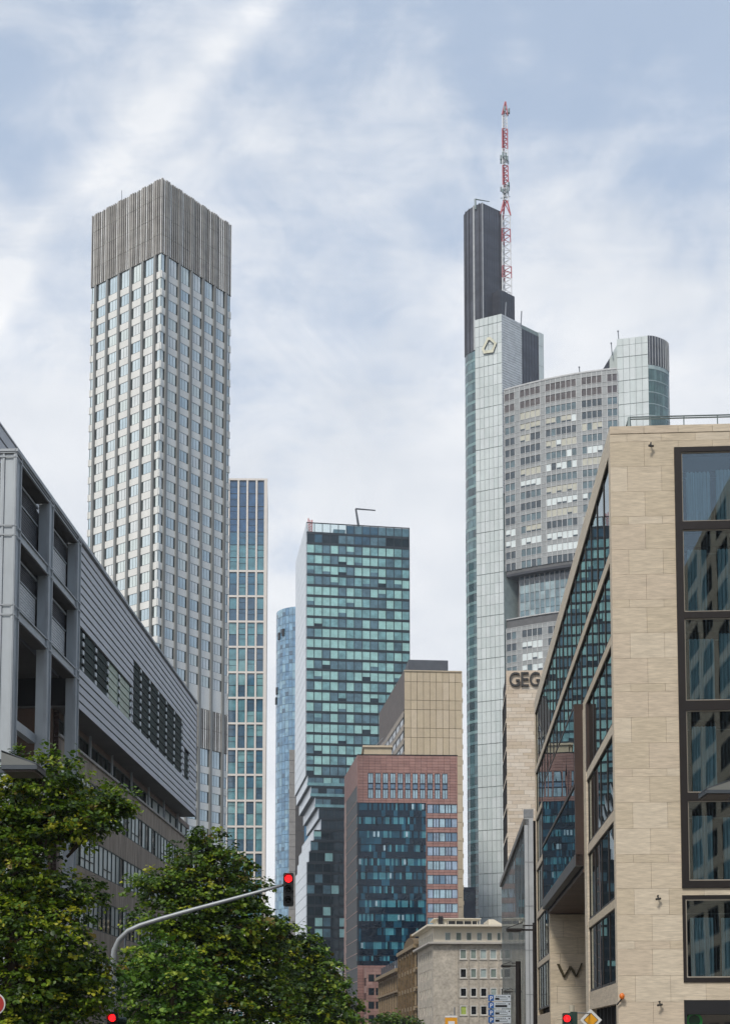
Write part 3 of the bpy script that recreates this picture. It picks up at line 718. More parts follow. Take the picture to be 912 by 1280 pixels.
    R1 = (EYE + 15.2, EYE + 17.25); R2 = (EYE + 11.35, EYE + 13.45); R3 = (EYE + 7.6, EYE + 9.7); R4 = (EYE + 3.8, EYE + 5.9)
    zs0 = f2.z(99, 941); S1 = (zs0 + .25, f2.z(99, 917))
    g = MB(); f2.box(g, b0, e2, 0, R1[1] + 2, -14, -.3, 0); f2.box(g, b0, tend - .5, R1[1] + 2, sb - .01, -13.9, -.3, 0); g.build('lower_core', M['dark'], th)
    g = MB(); zed = [0, R4[0], R4[1], R3[0], R3[1], R2[0], R2[1], R1[0], R1[1], zs0]
    for i in range(0, 10, 2):
        panels(g, f2, b0, e2, zed[i], zed[i + 1], 3.6, zed[i + 1] - zed[i], .02, -.29, 0, (0,))
    f2.box(g, b0, b0 + .5, 0, zs0, .001, .02, 1)
    f2.box(g, b0, e2 - 2, S1[1], sb - .01, -.29, -.12, 1)
    g.build('precast_wall', [br, br2], th)
    g = MB(); f2.box(g, b0, e2, zs0, zs0 + .16, -.29, .14); g.build('sill_band', sill, th)
    wgm = [glass('white blind glass', (206, 214, 208), 1.3, .3, var=.1), glass('grey blind glass', (150, 160, 156), 1.3, .3), glass('dark room glass', (30, 38, 38), 1.6, .05), mat('dark green window frame', (24, 46, 42), .5)]
    its = []; rr = random.Random(4)
    for (p, q) in (R1, R2, R3, R4):
        x = b0 + .7
        while x + 1.2 < e2:
            its.append((f2, x, x + 1.16, p, q, rr.choice((0, 0, 0, 1, 2) if p > R3[0] else (0, 1, 2)), 0, (.3,) if rr.random() < .4 else ())); x += 1.2
    windows(th, its, wgm, cap=100, inset=.06, fw=.055)
    its = []; x = b0 + .2
    while x + 2.4 < e2 - 1.5:
        its.append((f2, x, x + 2.3, S1[0], S1[1], 1 if x > 104 else 2, 0)); x += 2.5
    windows(th, its, wgm, cap=60, inset=.2, fw=.07, name='strip_window')
    for k in range(7): x = b0 + 1 + k * 6.; g = MB(); f2.box(g, x, x + .14, zs0 + .17, sb, .02, .16); g.build('soffit_strut', al, th)
    # brick corner seen between frame and block
    g = MB(); bk = mat('dark brick', (70, 52, 46), .9, var=.25, scale=8, stretch=(1, 1, 3))
    panels(g, Fr(f2.pl(b0 - .02, -6), D2), 0, 6.0, 0, sb - .1, .5, .25, .02, -.1, 0, (0,), .5); g.build('brick_wall', bk, th)
    # set-back roof storey
    fp = Fr(S(LAT - 1.9, 0), D1); zp = fp.z(1, 529.5); g = MB()
    fp.box(g, T1 + .3, 100, top + .15, zp - .1, -10, -.1, 1)
    for k in range(5):
        z0 = zp - .75 * (k + 1); 
        if z0 > top + .2: fp.box(g, T1 + .3, 100, z0, z0 + .62, -.09, 0, 0)
    fp.box(g, T1 + .3, 100, zp - .09, zp, -10, .05, 0)
    g.build('roof_storey', [lv, M['dark']], th)
    return fs
left_building()

#==================================================================== EUROPEAN TOWER (left, corner on)
def euro():
    K = P(203, 221, 229); O = Vector(K.xy); topz = K.z
    eL = Vector((.791, -.611)); eR = Vector((.613, .790))
    f0 = Fr(O, eL); wL = -f0.s_(114.5, 270); fR = Fr(O, eR); wR = fR.s_(290.5, 281)
    fL = Fr(O - eL.normalized() * wL, eL)
    # depth of the block behind
    th = thing('ribbed_office_tower', 'tall pale ribbed tower with fluted grey crown seen corner on', 'building', (O.x, O.y, 0))
    a = fL.pl(0); b = tuple(O); c = fR.pl(wR); d = (Vector(a) + Vector(c) - Vector(b))
    def ins(k):
        cen = (Vector(a) + Vector(c)) / 2; return [tuple(cen + (Vector(q) - cen) * (1 - k / 12.)) for q in (a, b, c, tuple(d))]
    g = MB(); g.prism(ins(.45), 0, topz - .6); g.build('wall_core', mat('tower core', (70, 72, 72), .8), th)
    sp1 = mat('pale spandrel', (226, 225, 219), .65, var=.05, scale=.5, stretch=(1, 1, .3)); rib = mat('grey rib', (130, 131, 128), .6, var=.12, scale=.8, stretch=(1, 1, .1))
    finl = mat('light fin', (238, 236, 230), .6, var=.1); find = mat('dark fin', (160, 156, 149), .7, var=.15); back = mat('crown backing', (74, 71, 68), .85)
    zc = fR.z(205, 316); pitch = 24.4 * 229 / F * 1.005
    zm1, zm0 = fR.z(248, 884), fR.z(248, 934)
    zc = f0.z(201, 316)
    G = [glass('pale blue glass', (212, 226, 230), 1.5, .05, var=.07), glass('pale green glass', (218, 228, 225), 1.5, .05, var=.07), glass('blue grey glass', (196, 214, 222), 1.5, .05, var=.07), glass('white blind pane', (224, 229, 228), 1.5, .05, var=.07), mat('window reveal', (120, 128, 130), .6), glass('recess shade strip', (62, 74, 74), 1.4, .1)]
    faces = [(fL, wL), (fR, wR)]
    fB = Fr(fR.pl(wR), -eL); fC = Fr(tuple(d), -eR)
    its = []; gs = MB(); gr = MB(); gf = MB(); rr = random.Random(3)
    for fi, (f, W) in enumerate(faces + [(fB, wL), (fC, wR)]):
        p = W / 6.
        # rows
        z = zc; rows = []; first = True
        while z > 3:
            if z - pitch < zm1 and z > zm0 - 1: z = zm0; first = True; 
            wt = z - (0 if first else 0); wb = z - (3.1 if first else 2.0)
            rows.append((wb, wt)); nxt = wb - 1.28
            z = nxt; first = False
            if zm0 < z < zm1 + .6: rows[-1] = (zm1 + 1.28, rows[-1][1]) if rows[-1][1] - zm1 > 2.3 else rows[-1]; z = zm0; first = True
        prev = None
        for (wb, wt) in rows:
            zb = wb - 1.28
            if zb > 0: f.box(gs, .0, W, zb + .02, wb - .02, -.38, -.16, 0)
        lw = min(wb for wb, wt in rows if wb > zm1)
        f.box(gs, .0, W, zm1 + .02, lw - .02, -.37, -.15, 0)
        for (wb, wt) in rows:
            for j in range(-1, 6):
                s0 = max(.12, p * (j + .5) + .26); s1 = min(W - .12, p * (j + 1.5) - .26)
                if fi < 2:
                    a0, a1 = (s0 + .34, s1) if fi == 0 else (s0, s1 - .34)
                    its.append((f, a0, a1, wb, wt, rr.choice((0, 0, 1, 1, 2, 3, 3)), 2 if 0 <= j < 5 else 0))
                    (f.box(gs, s0, s0 + .33, wb, wt, -.38, -.3, 2) if fi == 0 else f.box(gs, s1 - .33, s1, wb, wt, -.38, -.3, 2))  # flat dark strip by the rib: shade of the window recess as colour
                else: f.box(gs, s0, s1, wb, wt, -.38, -.3, 1)
        # thin vertical spandrel joints + ribs
        for j in range(6):
            c = p * (j + .5)
            f.box(gr, c - .25, c + .25, 0, zc - .05, -.38, .16, 0)
        # crown and mechanical band fins
        for (z0, z1, nseg) in ((zc + .06, topz, 4), (zm0 + .06, zm1, 2)):
            f.box(gf, 0.05, W - .05, z0, z1 - .15, -.37, -.14, 2)
            n = 36; segh = (z1 - z0) / nseg
            for k in range(n):
                x = W * (k + .5) / n; rbig = (k % 6 == 2 or k % 6 == 3)
                mi = 0 if rr.random() < .55 else 1; wdt = (.07 if mi == 0 else .11) if not rbig else .17
                tz = z1 - (0 if rbig else .05)
                for q in range(nseg):
                    f.box(gf, x - wdt, x + wdt, z0 + q * segh, min(z0 + (q + 1) * segh - .07, tz), -.139, .0 if not rbig else .07, mi if not rbig else 1)
    vis = lambda it: True
    windows(th, its, G, cap=100, inset=.2, fw=.04, fm=4)
    gs.build('spandrel', [sp1, G[0], G[5]], th); gr.build('rib', rib, th); gf.build('fluted_crown', [finl, find, back, rib], th)
    g = MB(); q0 = fR.p(0, topz, -5); g.tube(P(152.5, 252, 236) - Vector((0, 0, 3)), P(152.5, 238, 236), .06, 5); g.build('aerial', M['steel'], th)
euro()

#==================================================================== WHITE GRID TOWER
def grid_tower():
    ff = Fr(Vector(P(289, 900, 405).xy), dirv(89)); top = ff.z(310, 598.5)
    th = thing('white_grid_tower', 'slim blue glass tower with cream grid frame behind the ribbed tower', 'building', tuple(ff.pl(0)) + (0,))
    uL = -8.5; wr = ff.s_(332.5, 900)
    g = MB(); g.prism([ff.pl(uL, -.3), ff.pl(wr - .1, -.3), ff.pl(wr - 1.6, -24), ff.pl(uL, -24)], 0, top - .3); g.build('wall_core', M['dark'], th)
    fr_ = mat('cream frame', (214, 206, 196), .6, var=.04)
    k = 405 / F; cols = [ff.s_(u, 900) for u in (284, 296, 307.3, 319, 330.6)]; cols = [cols[0] - 2.86, ] + cols
    g = MB()
    for i, c in enumerate(cols):
        w_ = .27 if i < len(cols) - 1 else .5
        g = MB(); ff.box(g, c - w_, c + w_, 0, top, -.29, .25); g.build('vertical_frame', fr_, th)
    zb = ff.z(310, 714); lv = [top - .6, zb]
    while lv[-1] > 8: lv.append(lv[-1] - 7.87)
    g = MB(); ff.box(g, uL, wr, top - .55, top + .02, -.29, .28); g.build('roof_edge', fr_, th)
    for z in lv[1:]:
        g = MB(); ff.box(g, cols[0], cols[-1] - .2, z - .3, z + .3, -.285, .2); g.build('horizontal_frame', fr_, th)
    G = [glass('deep blue glass', (48, 84, 118), 1.9, .03), glass('mid blue glass', (60, 104, 126), 1.9, .03), glass('teal glass', (88, 136, 144), 1.9, .03), glass('slate glass', (62, 92, 112), 1.9, .03), glass('pale teal glass', (118, 160, 162), 1.8, .03), mat('blue frame', (40, 60, 72), .5)]
    its = []; rr = random.Random(5)
    for i, (a, b) in enumerate(zip(cols[:-1], cols[1:])):
        a += .27; b -= .27 + (.23 if b == cols[-1] else 0)
        for r_, (z1, z0) in enumerate(zip(lv[:-1], lv[1:])):
            z1 -= .3 if r_ else 0; z0 += .3; n = 7 if r_ == 0 else 2
            for q in range(n):
                h = (z1 - z0) / n; zz = z1 - q * h
                c = (0 if q < 4 else (1 if q < 5 else 2)) if r_ == 0 else rr.choice((1, 2, 2, 3, 3, 4, 2))
                its.append((ff, a, b, zz - h, zz - .02, c, 0, () if rr.random() < .5 else (.5 + .2 * rr.random(),)))
    windows(th, its, G, inset=.2, fw=.08)
    g = MB(); fe = Fr(ff.pl(wr), dirv(-3.6)); 
    fe.box(g, 0, 24, 0, top, -.1, 0); g.build('side_wall', fr_, th)
grid_tower()

#==================================================================== ROUND BLUE TOWER
def round_tower():
    Y = 620; C = P(377, 900, Y); r = 33 / F * Y; top = P(377, 758, Y - r).z
    th = thing('round_glass_tower', 'round sky blue glass tower behind the teal tower', 'building', (C.x, C.y, 0))
    G = [glass('sky blue %d' % i, c, 2.0, .03) for i, c in enumerate(((104, 146, 176), (122, 162, 188), (88, 130, 162), (138, 176, 194), (70, 100, 122)))]
    seg = 40; rr = random.Random(2); g = MB(); h = 3.75; nf = int(top / h)
    pt = lambda k, q, z: (C.x + q * math.cos(2 * math.pi * k / seg), C.y + q * math.sin(2 * math.pi * k / seg), z)
    for fl in range(nf):
        z1 = top - fl * h; z0 = z1 - h + .18
        for k in range(seg):
            m = rr.choice((0, 0, 1, 1, 2, 3)); zz = z0
            if rr.random() < .35: 
                zh = (z0 + z1) / 2; g.quad([pt(k + .04, r, z0), pt(k + .96, r, z0), pt(k + .96, r, zh), pt(k + .04, r, zh)], rr.choice((0, 1, 2, 4))); zz = zh
            g.quad([pt(k + .04, r, zz), pt(k + .96, r, zz), pt(k + .96, r, z1), pt(k + .04, r, z1)], m)
    g.build('curtain_wall', G, th)
    g = MB(); g.prism([pt(k, r - .15, 0)[:2] for k in range(seg)], 0, top - .1); g.build('wall_core', mat('blue grey core', (96, 118, 134), .6), th)
    for (u, v) in ((349.5, 796), (355, 793), (346.5, 863), (345.5, 875)):
        q = P(u, v, Y - r * .5); k = math.asin(max(-1, min(1, (q.x - C.x) / r))); x = C.x + (r + .1) * math.sin(k); y = C.y - (r + .1) * math.cos(k)
        f = Fr((x, y), (math.cos(k), math.sin(k))); g = MB(); f.box(g, -.7, .7, q.z - 1.6, q.z + 1.6, -.1, .5); g.build('open_window', M['black'], th)
    # grey slab next to it
    ff = Fr(Vector(P(361, 1000, 560).xy), (1, 0)); t2 = ff.z(365, 937)
    th2 = thing('grey_slab_building', 'narrow grey panelled slab between the round tower and the teal tower', 'building', ff.pl(0) + (0,))
    g = MB(); g.prism([ff.pl(.1, -.1), ff.pl(4.6, -.1), ff.pl(4.6, -20), ff.pl(.1, -20)], 0, t2 - .1); g.build('wall_core', M['dark'], th2)
    g = MB(); panels(g, ff, 0, 2.9, 0, t2, 2.9, 5.2, .16, -.09, 0, (0,)); g.build('panel_wall', mat('warm grey panel', (146, 144, 142), .7), th2)
    g = MB(); panels(g, ff, 2.95, 6.5, 0, t2 - 20, 3.5, 9, .1, -.09, -.02, (0,)); g.build('dark_side', mat('dark panel', (72, 70, 70), .7), th2)
round_tower()

#==================================================================== TEAL GLASS TOWER WITH SHIFTED STOREYS
def teal_tower():
    K = P(383, 652.5, 493); O = Vector(K.xy); a = 81.5
    ff = Fr(O, dirv(a)); W = ff.s_(512, 800); fl_ = Fr(O, -dirv(-8.4)); top = K.z
    dep = -fl_.s_(369.5, 703)
    th = thing('teal_glass_tower', 'teal glass grid tower whose lower storeys step sideways', 'building', (O.x, O.y, 0))
    p = 13.75 * 493 / F
    G = [glass('pale teal pane', (158, 202, 198), 1.4, .04, var=.12), glass('grey blue pane', (90, 122, 134), 1.5, .04), glass('mid teal pane', (124, 168, 172), 1.4, .04), glass('dark teal pane', (26, 44, 52), 1.4, .04), glass('deep blue pane', (54, 90, 110), 1.5, .04), mat('dark teal frame', (16, 32, 40), .45)]
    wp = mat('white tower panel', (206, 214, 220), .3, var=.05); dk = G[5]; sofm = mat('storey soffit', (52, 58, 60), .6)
    k = 493 / F
    off = {}; tab = [(385, 0), (389, 1), (394.7, 2), (399, 3), (402, 4), (393, 5), (389, 6), (387, 7)]
    s0row = round((983 - 652.5) / 13.75)
    rr = random.Random(11); its = []; side = MB(); core = MB(); slab = MB(); sf = MB()
    nrow = int((top - 4) / p); ncol = 13; cw = W / ncol
    for r_ in range(nrow):
        z1 = top - r_ * p; z0 = z1 - p
        o = 0
        j = r_ - s0row
        if 0 <= j < 8: o = (tab[j][0] - 383) * k
        elif j >= 8: o = 1.6 * k
        q = [ff.pl(o + .2, -.3), ff.pl(W + o - .05, -.3), tuple(Vector(ff.pl(W + o - .05, -.3)) + dirv(-8.4) * (dep - .5)), tuple(Vector(ff.pl(o + .2, -.3)) + dirv(-8.4) * (dep - .5))]
        if r_ > 0: core.prism(q, z0, z1 - .002)
        d_ = 0
        # black storey band
        ff.box(slab, o, W + o, z0 - .45, z0 + .45, -.3 - d_, 0 - d_, 0)
        if 0 <= j < 9:
            w2 = [ff.pl(o, 0), ff.pl(o + 14, 0), tuple(Vector(ff.pl(o + 14, 0)) + dirv(-8.4) * dep), tuple(Vector(ff.pl(o, 0)) + dirv(-8.4) * dep)]
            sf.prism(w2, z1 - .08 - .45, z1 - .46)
        f2 = Fr(ff.pl(o), -dirv(-8.4))
        f2.box(side, -dep, -.0, z0 + .12, z1 - .1, -.25, 0, 0)
        for c in range(ncol):
            low = r_ > s0row + 3
            if r_ == 0: gi = None if c < 5 else rr.choice((1, 4, 1))
            elif r_ == 1: gi = rr.choice((1, 4, 3)) 
            elif c > 10 and r_ < 8: gi = rr.choice((2, 2, 1, 0))
            elif low: gi = rr.choice((3, 3, 3, 3, 3, 1, 0, 3))
            elif r_ > s0row: gi = rr.choice((1, 4, 3, 3))
            else: gi = rr.choice((0, 0, 0, 0, 0, 2, 2, 2, 1, 1))
            if gi is None: continue
            a0, a1 = o + c * cw + .12, o + (c + 1) * cw - .12
            zt = z1 - .45; zb = z0 + .45
            if gi in (0, 2) and rr.random() < .18:
                zh = zb + (zt - zb) * rr.choice((.35, .5)); its.append((ff, a0, a1, zh, zt, gi, 0)); its.append((ff, a0, a1, zb, zh - .02, rr.choice((1, 3)), 0))
            else: its.append((ff, a0, a1, zb, zt, gi, 0))
        if 0 <= j < 3:     # balustrades of the stepped storeys
            ff.box(slab, o, o + 16, z0 + .45, z0 + 1.5, .01, .06, 2)
    windows(th, its, G, inset=.12, fw=0)
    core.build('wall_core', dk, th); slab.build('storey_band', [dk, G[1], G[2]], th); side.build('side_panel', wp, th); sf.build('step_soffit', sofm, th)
    g = MB()
    for c in range(ncol + 1):
        x = c * cw; zz = top - s0row * p
        ff.box(g, x - .12 if c else x, x + .12 if c < ncol else x, zz, top, -.29, .03)
        ff.box(g, 1.6 * k + x - .12 if c else 1.6 * k + x, 1.6 * k + x + .12 if c < ncol else 1.6 * k + x + .01, 0, top - (s0row + 8) * p, -.29, .03)
    ff.box(g, 0, W, top - .3, top, -.3, .04); g.build('mullion_grid', dk, th)
    # glass parapet bays you can look through
    pg = mirror_glass('parapet glass', None, 1.5, 0, (.88, .94, .94)); g = MB(); ff.box(g, .1, 5 * cw, top - p + .45, top - .3, -.14, -.1); g.build('glass_parapet', pg, th)
    g = MB(); ff.box(g, 3.5 * cw, 5 * cw, top - p, top - 1, -6, -3); g.build('roof_plant', G[1], th)
    fR = Fr(ff.pl(W), dirv(-8.4)); g = MB(); fR.box(g, 0, dep, 0, top - .1, -.2, 0); g.build('side_wall', dk, th)
    # red roof steel and crane arm
    redm = mat('faded red steel', (200, 110, 104), .6); g = MB(); c0 = ff.s_(386.5, 650); c1 = ff.s_(391, 650); zt = ff.z(389, 648)
    for x in (c0, (c0 + c1) / 2, c1): g.tube(ff.p(x, top - p - 1, -3), ff.p(x, zt + rr.random() * 1.2, -3), .22, 6)
    for q in range(5): g.tube(ff.p(c0, top - p + q * 1., -3), ff.p(c1, top - p + q * 1. + .8, -3), .15, 5)
    g.build('red_roof_frame', redm, th)
    g = MB(); pa = ff.hit(449, 655, -4); pb = ff.hit(444.5, 636, -4); pc = ff.hit(469, 638, -4)
    g.tube(ff.p(pa[0], pa[1] - 3, -4), ff.p(pb[0], pb[1], -4), .5, 6, r1=.35); g.tube(ff.p(pb[0], pb[1], -4), ff.p(pc[0], pc[1], -4), .3, 6, r1=.22)
    g.build('maintenance_crane', mat('crane grey', (70, 74, 80), .6), th)
teal_tower()

#==================================================================== BEIGE TOWER
def beige():
    K = P(505, 837.5, 340); O = Vector(K.xy); ff = Fr(O, dirv(86)); W = ff.s_(577.5, 1000); top = K.z
    fl_ = Fr(O, -dirv(-7.4)); dep = -fl_.s_(473.5, 893)
    th = thing('beige_panel_tower', 'beige metal panelled tower block behind the red brick tower', 'building', (O.x, O.y, 0))
    bp = [mat('beige panel %d' % i, c, .6, var=.05, scale=.7) for i, c in enumerate(((188, 171, 142), (193, 176, 149), (183, 166, 138)))]
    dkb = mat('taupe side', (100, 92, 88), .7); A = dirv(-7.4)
    g = MB(); g.prism([ff.pl(.2, -.2), ff.pl(W - .1, -.2), tuple(Vector(ff.pl(W - .1, -.2)) + A * dep), tuple(Vector(ff.pl(.2, -.2)) + A * dep)], 0, top - .1); g.build('wall_core', mat('beige joint', (120, 106, 84), .8), th)
    g = MB(); panels(g, ff, 0, W, 0, top - .35, W / 9, [2.4, 4.8], .11, -.19, 0, (0, 1, 2)); ff.box(g, -.1, W, top - .3, top, -.3, .12, 2); g.build('panel_wall', bp, th)
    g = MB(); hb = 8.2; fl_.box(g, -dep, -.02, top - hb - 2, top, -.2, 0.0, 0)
    bandm = mat('pale band', (160, 150, 138), .7)
    n = int((top - hb) / 3.5); its = []
    for k in range(n):
        z = top - hb - 2 - k * 3.5; fl_.box(g, -dep, -1.6, z - 1.5, z - .02, -.2, .02, 1)
        its.append((fl_, -dep + .2, -2.0, z - 3.5, z - 1.52, 0, 6)); its.append((fl_, -1.4, -.2, z - 3.3, z - .8, 1, 0))
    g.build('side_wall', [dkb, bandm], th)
    windows(th, its, [glass('smoky glass', (60, 72, 76), 1.8), glass('green corner glass', (84, 112, 106), 1.8), M['black']], inset=.1, fw=.1)
    g = MB(); s0, s1 = ff.s_(511, 837), ff.s_(561, 837); z1 = ff.z(536, 826.5, -3); g.prism([ff.pl(s0, -2), ff.pl(s1, -2), ff.pl(s1, -14), ff.pl(s0, -14)], top - .05, z1); g.build('roof_plant', mat('slate roof plant', (74, 78, 84), .6), th)
    # right flank with service ledges
    fR = Fr(ff.pl(W), A); g = MB(); fR.box(g, 0, dep, 0, top, -.15, .12); 
    for k in range(22): z = top - 3 - k * 4; fR.box(g, .3, .9, z - 1, z, .121, .35)
    g.build('right_flank', bp[0], th)
    # low annex in front
    fa = Fr(Vector(P(455, 940, 330).xy), dirv(88)); t2 = fa.z(470, 932); th2 = thing('beige_annex', 'low beige roof block between the red tower and the beige tower', 'building', fa.pl(0) + (0,))
    g = MB(); w2 = fa.s_(489, 940); g.prism([fa.pl(0), fa.pl(w2), fa.pl(w2, -12), fa.pl(0, -12)], 0, t2 - .5); g.build('wall', bp[0], th2)
    g = MB(); g.prism([fa.pl(-.4, .4), fa.pl(w2 + .3, .4), fa.pl(w2 + .3, -12.3), fa.pl(-.4, -12.3)], t2 - .49, t2); g.build('roof', bp[1], th2)
    g = MB()
    for k in range(4): g.tube(fa.p(w2 - 4 + k, t2, -1), fa.p(w2 - 2 + k, t2 + 2.2, -1), .08, 5)
    g.build('roof_rail', M['steel'], th2)
beige()

#==================================================================== RED TOWER
def red():
    K = P(446.6, 943.5, 290); O = Vector(K.xy); ff = Fr(O, dirv(87.5)); W = ff.s_(571.5, 1000); top = K.z
    A = dirv(-7.4); fl_ = Fr(O, -A); dep = -fl_.s_(430.3, 972)
    th = thing('red_clad_tower', 'red brown clad office tower with dark blue glass front', 'building', (O.x, O.y, 0))
    rm = [mat('red panel %d' % i, c, .7, var=.08, scale=.6) for i, c in enumerate(((152, 114, 104), (158, 120, 110), (147, 110, 101)))]
    pk = mat('pink edge panel', (184, 152, 140), .7)
    g = MB(); g.prism([ff.pl(.3, -.3), ff.pl(W - .1, -.3), tuple(Vector(ff.pl(W - .1, -.3)) + A * dep), tuple(Vector(ff.pl(.3, -.3)) + A * dep)], 0, top - .2); g.build('wall_core', M['dark'], th)
    X = lambda u: ff.s_(u, 1000); Zv = lambda v: ff.z(500, v)
    hc = (X(446), X(532), Zv(1207), Zv(1003.5)); holes = [hc]
    wins = []; pitch = (Zv(1005) - Zv(1005 + 17.75 * 9)) / 9
    for k in range(11): holes.append((X(533.5), X(571.2), Zv(1005) - k * pitch - (Zv(1005) - Zv(1016.4)), Zv(1005) - k * pitch))
    cl = []
    for k in range(11):
        u0 = 459.7 + k * 9.28; cl.append((X(u0), X(u0 + 6.6), Zv(998.3), Zv(966.5)))
    holes += cl
    g = MB(); panels(g, ff, 0, W, 0, top, 1.25, .62, .05, -.29, 0, (0, 1, 2), 0, holes); ff.box(g, -.05, W + .05, top - .02, top + .14, -.4, .1, 3); g.build('front_wall', rm + [M['dark']], th)
    G = [glass('pale lilac glass', (150, 168, 186), 1.7, .05), glass('pale blue blind', (160, 186, 196), 1.7, .05), glass('mid blue glass r', (96, 124, 146), 1.8, .05), glass('petrol glass', (30, 78, 98), 1.45, .02, wav=.012, wscale=.8), glass('dark petrol glass', (12, 32, 48), 1.45, .02, wav=.02, wscale=1.2), glass('light petrol glass', (72, 132, 144), 1.5, .03, wav=.012, wscale=.8), mat('dark blue frame', (30, 42, 58), .5)]
    its = []
    for c in cl:
        h = c[3] - c[2]; its.append((ff, c[0], c[1], c[2] + h * .6, c[3], 1, 1)); its.append((ff, c[0], c[1], c[2], c[2] + h * .37, 1, 1)); its.append((ff, c[0], c[1], c[2] + h * .38, c[2] + h * .59, 2, 0))
    rr = random.Random(9)
    for k in range(11):
        h = holes[1 + k]; n = 5; w_ = (h[1] - h[0]) / n
        for j in range(n): its.append((ff, h[0] + j * w_, h[0] + (j + 1) * w_ - .02, h[2], h[3], rr.choice((0, 1, 1, 0, 2)), 1 if j in (1, 3) else 0))
    windows(th, its, G, inset=.1, fw=.09)
    # curtain wall storeys
    z = hc[3]; k = 0; ph = 17.6 * 290 / F
    while z > hc[2] + .5:
        g = MB(); zb = max(hc[2], z - ph); n = 34; w_ = (hc[1] - hc[0]) / n; zm = zb + (z - zb) * .46
        for j in range(n):
            a, b = hc[0] + j * w_, hc[0] + (j + 1) * w_
            ff.box(g, a + .02, b - .02, zm, z - .06, -.22, -.1, rr.choice((3, 5, 5, 3, 4) if k % 3 else (3, 3, 5, 4, 4)))
            if rr.random() < .03: ff.box(g, a, b, zm + .2, z - .3, .0, .12, 1)
        for j in range(n // 2):
            a, b = hc[0] + 2 * j * w_, hc[0] + (2 * j + 2) * w_; ff.box(g, a + .02, b - .02, zb, zm - .04, -.22, -.1, 4 if rr.random() < .8 else 3)
        ff.box(g, hc[0], hc[1], z - .05, z, -.2, .04, 6)
        g.build('curtain_storey', G, th); z = zb; k += 1
    # left flank
    g = MB(); z1 = fl_.z(446, 975); fl_.box(g, -dep, -.02, top - 6.5, top, -.3, 0, 0); fl_.box(g, -dep, -dep + 3.5, 0, top - 6.5, -.3, .0, 1)
    fl_.box(g, -dep + 3.5, -.02, 0, top - 6.5, -.3, -.03, 2); fl_.box(g, -.6, -.02, top - 10, top - 6.5, -.19, .01, 0)
    z = top - 10
    while z > 8: 
        fl_.box(g, -dep + 3.5, -.05, z, z + .14, -.02, .03, 1); fl_.box(g, -dep - .02, -dep + 4.5, z - 1.6, z - .3, -.29, .03, 1); z -= ph
    g.build('left_flank', [rm[1], pk, mat('dark flank glazing', (40, 42, 46), .5)], th)
    fR = Fr(ff.pl(W), A); g = MB(); fR.box(g, 0, dep, 0, top, -.1, .02); g.build('right_flank', rm[0], th)
    # podium
    K2 = P(457.5, 1209, 286); f2 = Fr(Vector(K2.xy), dirv(87)); t2 = K2.z; w2 = f2.s_(480.5, 1230); fl2 = Fr(f2.pl(0), -A); d2_ = -fl2.s_(432, 1226)
    th2 = thing('red_podium_building', 'low red building with dark square windows at the foot of the red tower', 'building', f2.pl(0) + (0,))
    g = MB(); g.prism([f2.pl(.15, -.15), f2.pl(w2, -.15), tuple(Vector(f2.pl(w2, -.15)) + A * d2_), tuple(Vector(f2.pl(.15, -.15)) + A * d2_)], 0, t2 - .1); g.build('wall_core', M['dark'], th2)
    hs = []; x1, x2 = f2.s_(460.5, 1240), f2.s_(467.5, 1240); xs = [(x1, x2), (f2.s_(469.5, 1240), f2.s_(476, 1240))]; 
    for (v0, v1) in ((1218, 1227), (1235, 1244), (1252, 1261), (1269, 1278), (1286, 1293)):
        for (a, b) in xs: hs.append((a, b, f2.z(465, v1), f2.z(465, v0)))
    g = MB(); panels(g, f2, 0, w2, 0, t2, 1.4, .7, .03, -.14, 0, (0, 1, 2), .5, hs); g.build('front_wall', [mat('rose panel %d' % i, c, .75) for i, c in enumerate(((150, 118, 108), (156, 124, 114), (144, 112, 103)))], th2)
    windows(th2, [(f2, h[0], h[1], h[2], h[3], 0, 1) for h in hs], [glass('podium dark glass', (36, 50, 60), 1.7), M['black']], inset=.06, fw=.08)
    g = MB(); fl2.box(g, -d2_, 0, t2 - 2.2, t2, -.14, 0, 0)
    for k in range(5): z = t2 - 5.4 - k * 3.; fl2.box(g, -d2_, 0, z, z + 1.5, -.14, 0, 0); fl2.box(g, -d2_, 0, z + 1.5, z + 3., -.14, -.08, 1)
    g.build('side_wall', [bpy.data.materials['rose panel 1'], G[4]], th2)
    # small white pavilion left of it
    f3 = Fr(Vector(P(409, 1220, 250).xy), dirv(88)); t3 = f3.z(418, 1209); w3 = f3.s_(429, 1220)
    th3 = thing('white_pavilion', 'small white flat roofed building above the trees by the dark tower', 'building', f3.pl(0) + (0,)); wm = mat('white render', (205, 208, 206), .7)
    g = MB(); g.prism([f3.pl(.2, -.2), f3.pl(w3 - .2, -.2), f3.pl(w3 - .2, -10), f3.pl(.2, -10)], 0, t3 - .6); g.build('wall', wm, th3)
    g = MB(); g.prism([f3.pl(0, .3), f3.pl(w3, .3), f3.pl(w3, -10), f3.pl(0, -10)], t3 - .6, t3); g.build('roof', wm, th3)
    windows(th3, [(f3, .7, 2.6, t3 - 2.6, t3 - 1.2, 0, 1)], [glass('pavilion glass', (60, 80, 84)), wm], inset=.1)
    # dark block far behind
    f4 = Fr(Vector(P(577, 1130, 400).xy), dirv(88)); t4 = f4.z(583, 1109); th4 = thing('dark_glass_block', 'small dark blue block between the beige tower and the white bank tower', 'building', f4.pl(0) + (0,))
    g = MB(); g.prism([f4.pl(0), f4.pl(4, 0), f4.pl(4, -10), f4.pl(0, -10)], 0, t4); g.build('wall', mat('dark blue wall', (40, 48, 60), .5), th4)
    g = MB(); f4.box(g, .5, 3.6, t4 - 4, t4 - 1.5, .01, .04); g.build('window', G[4], th4)
red()

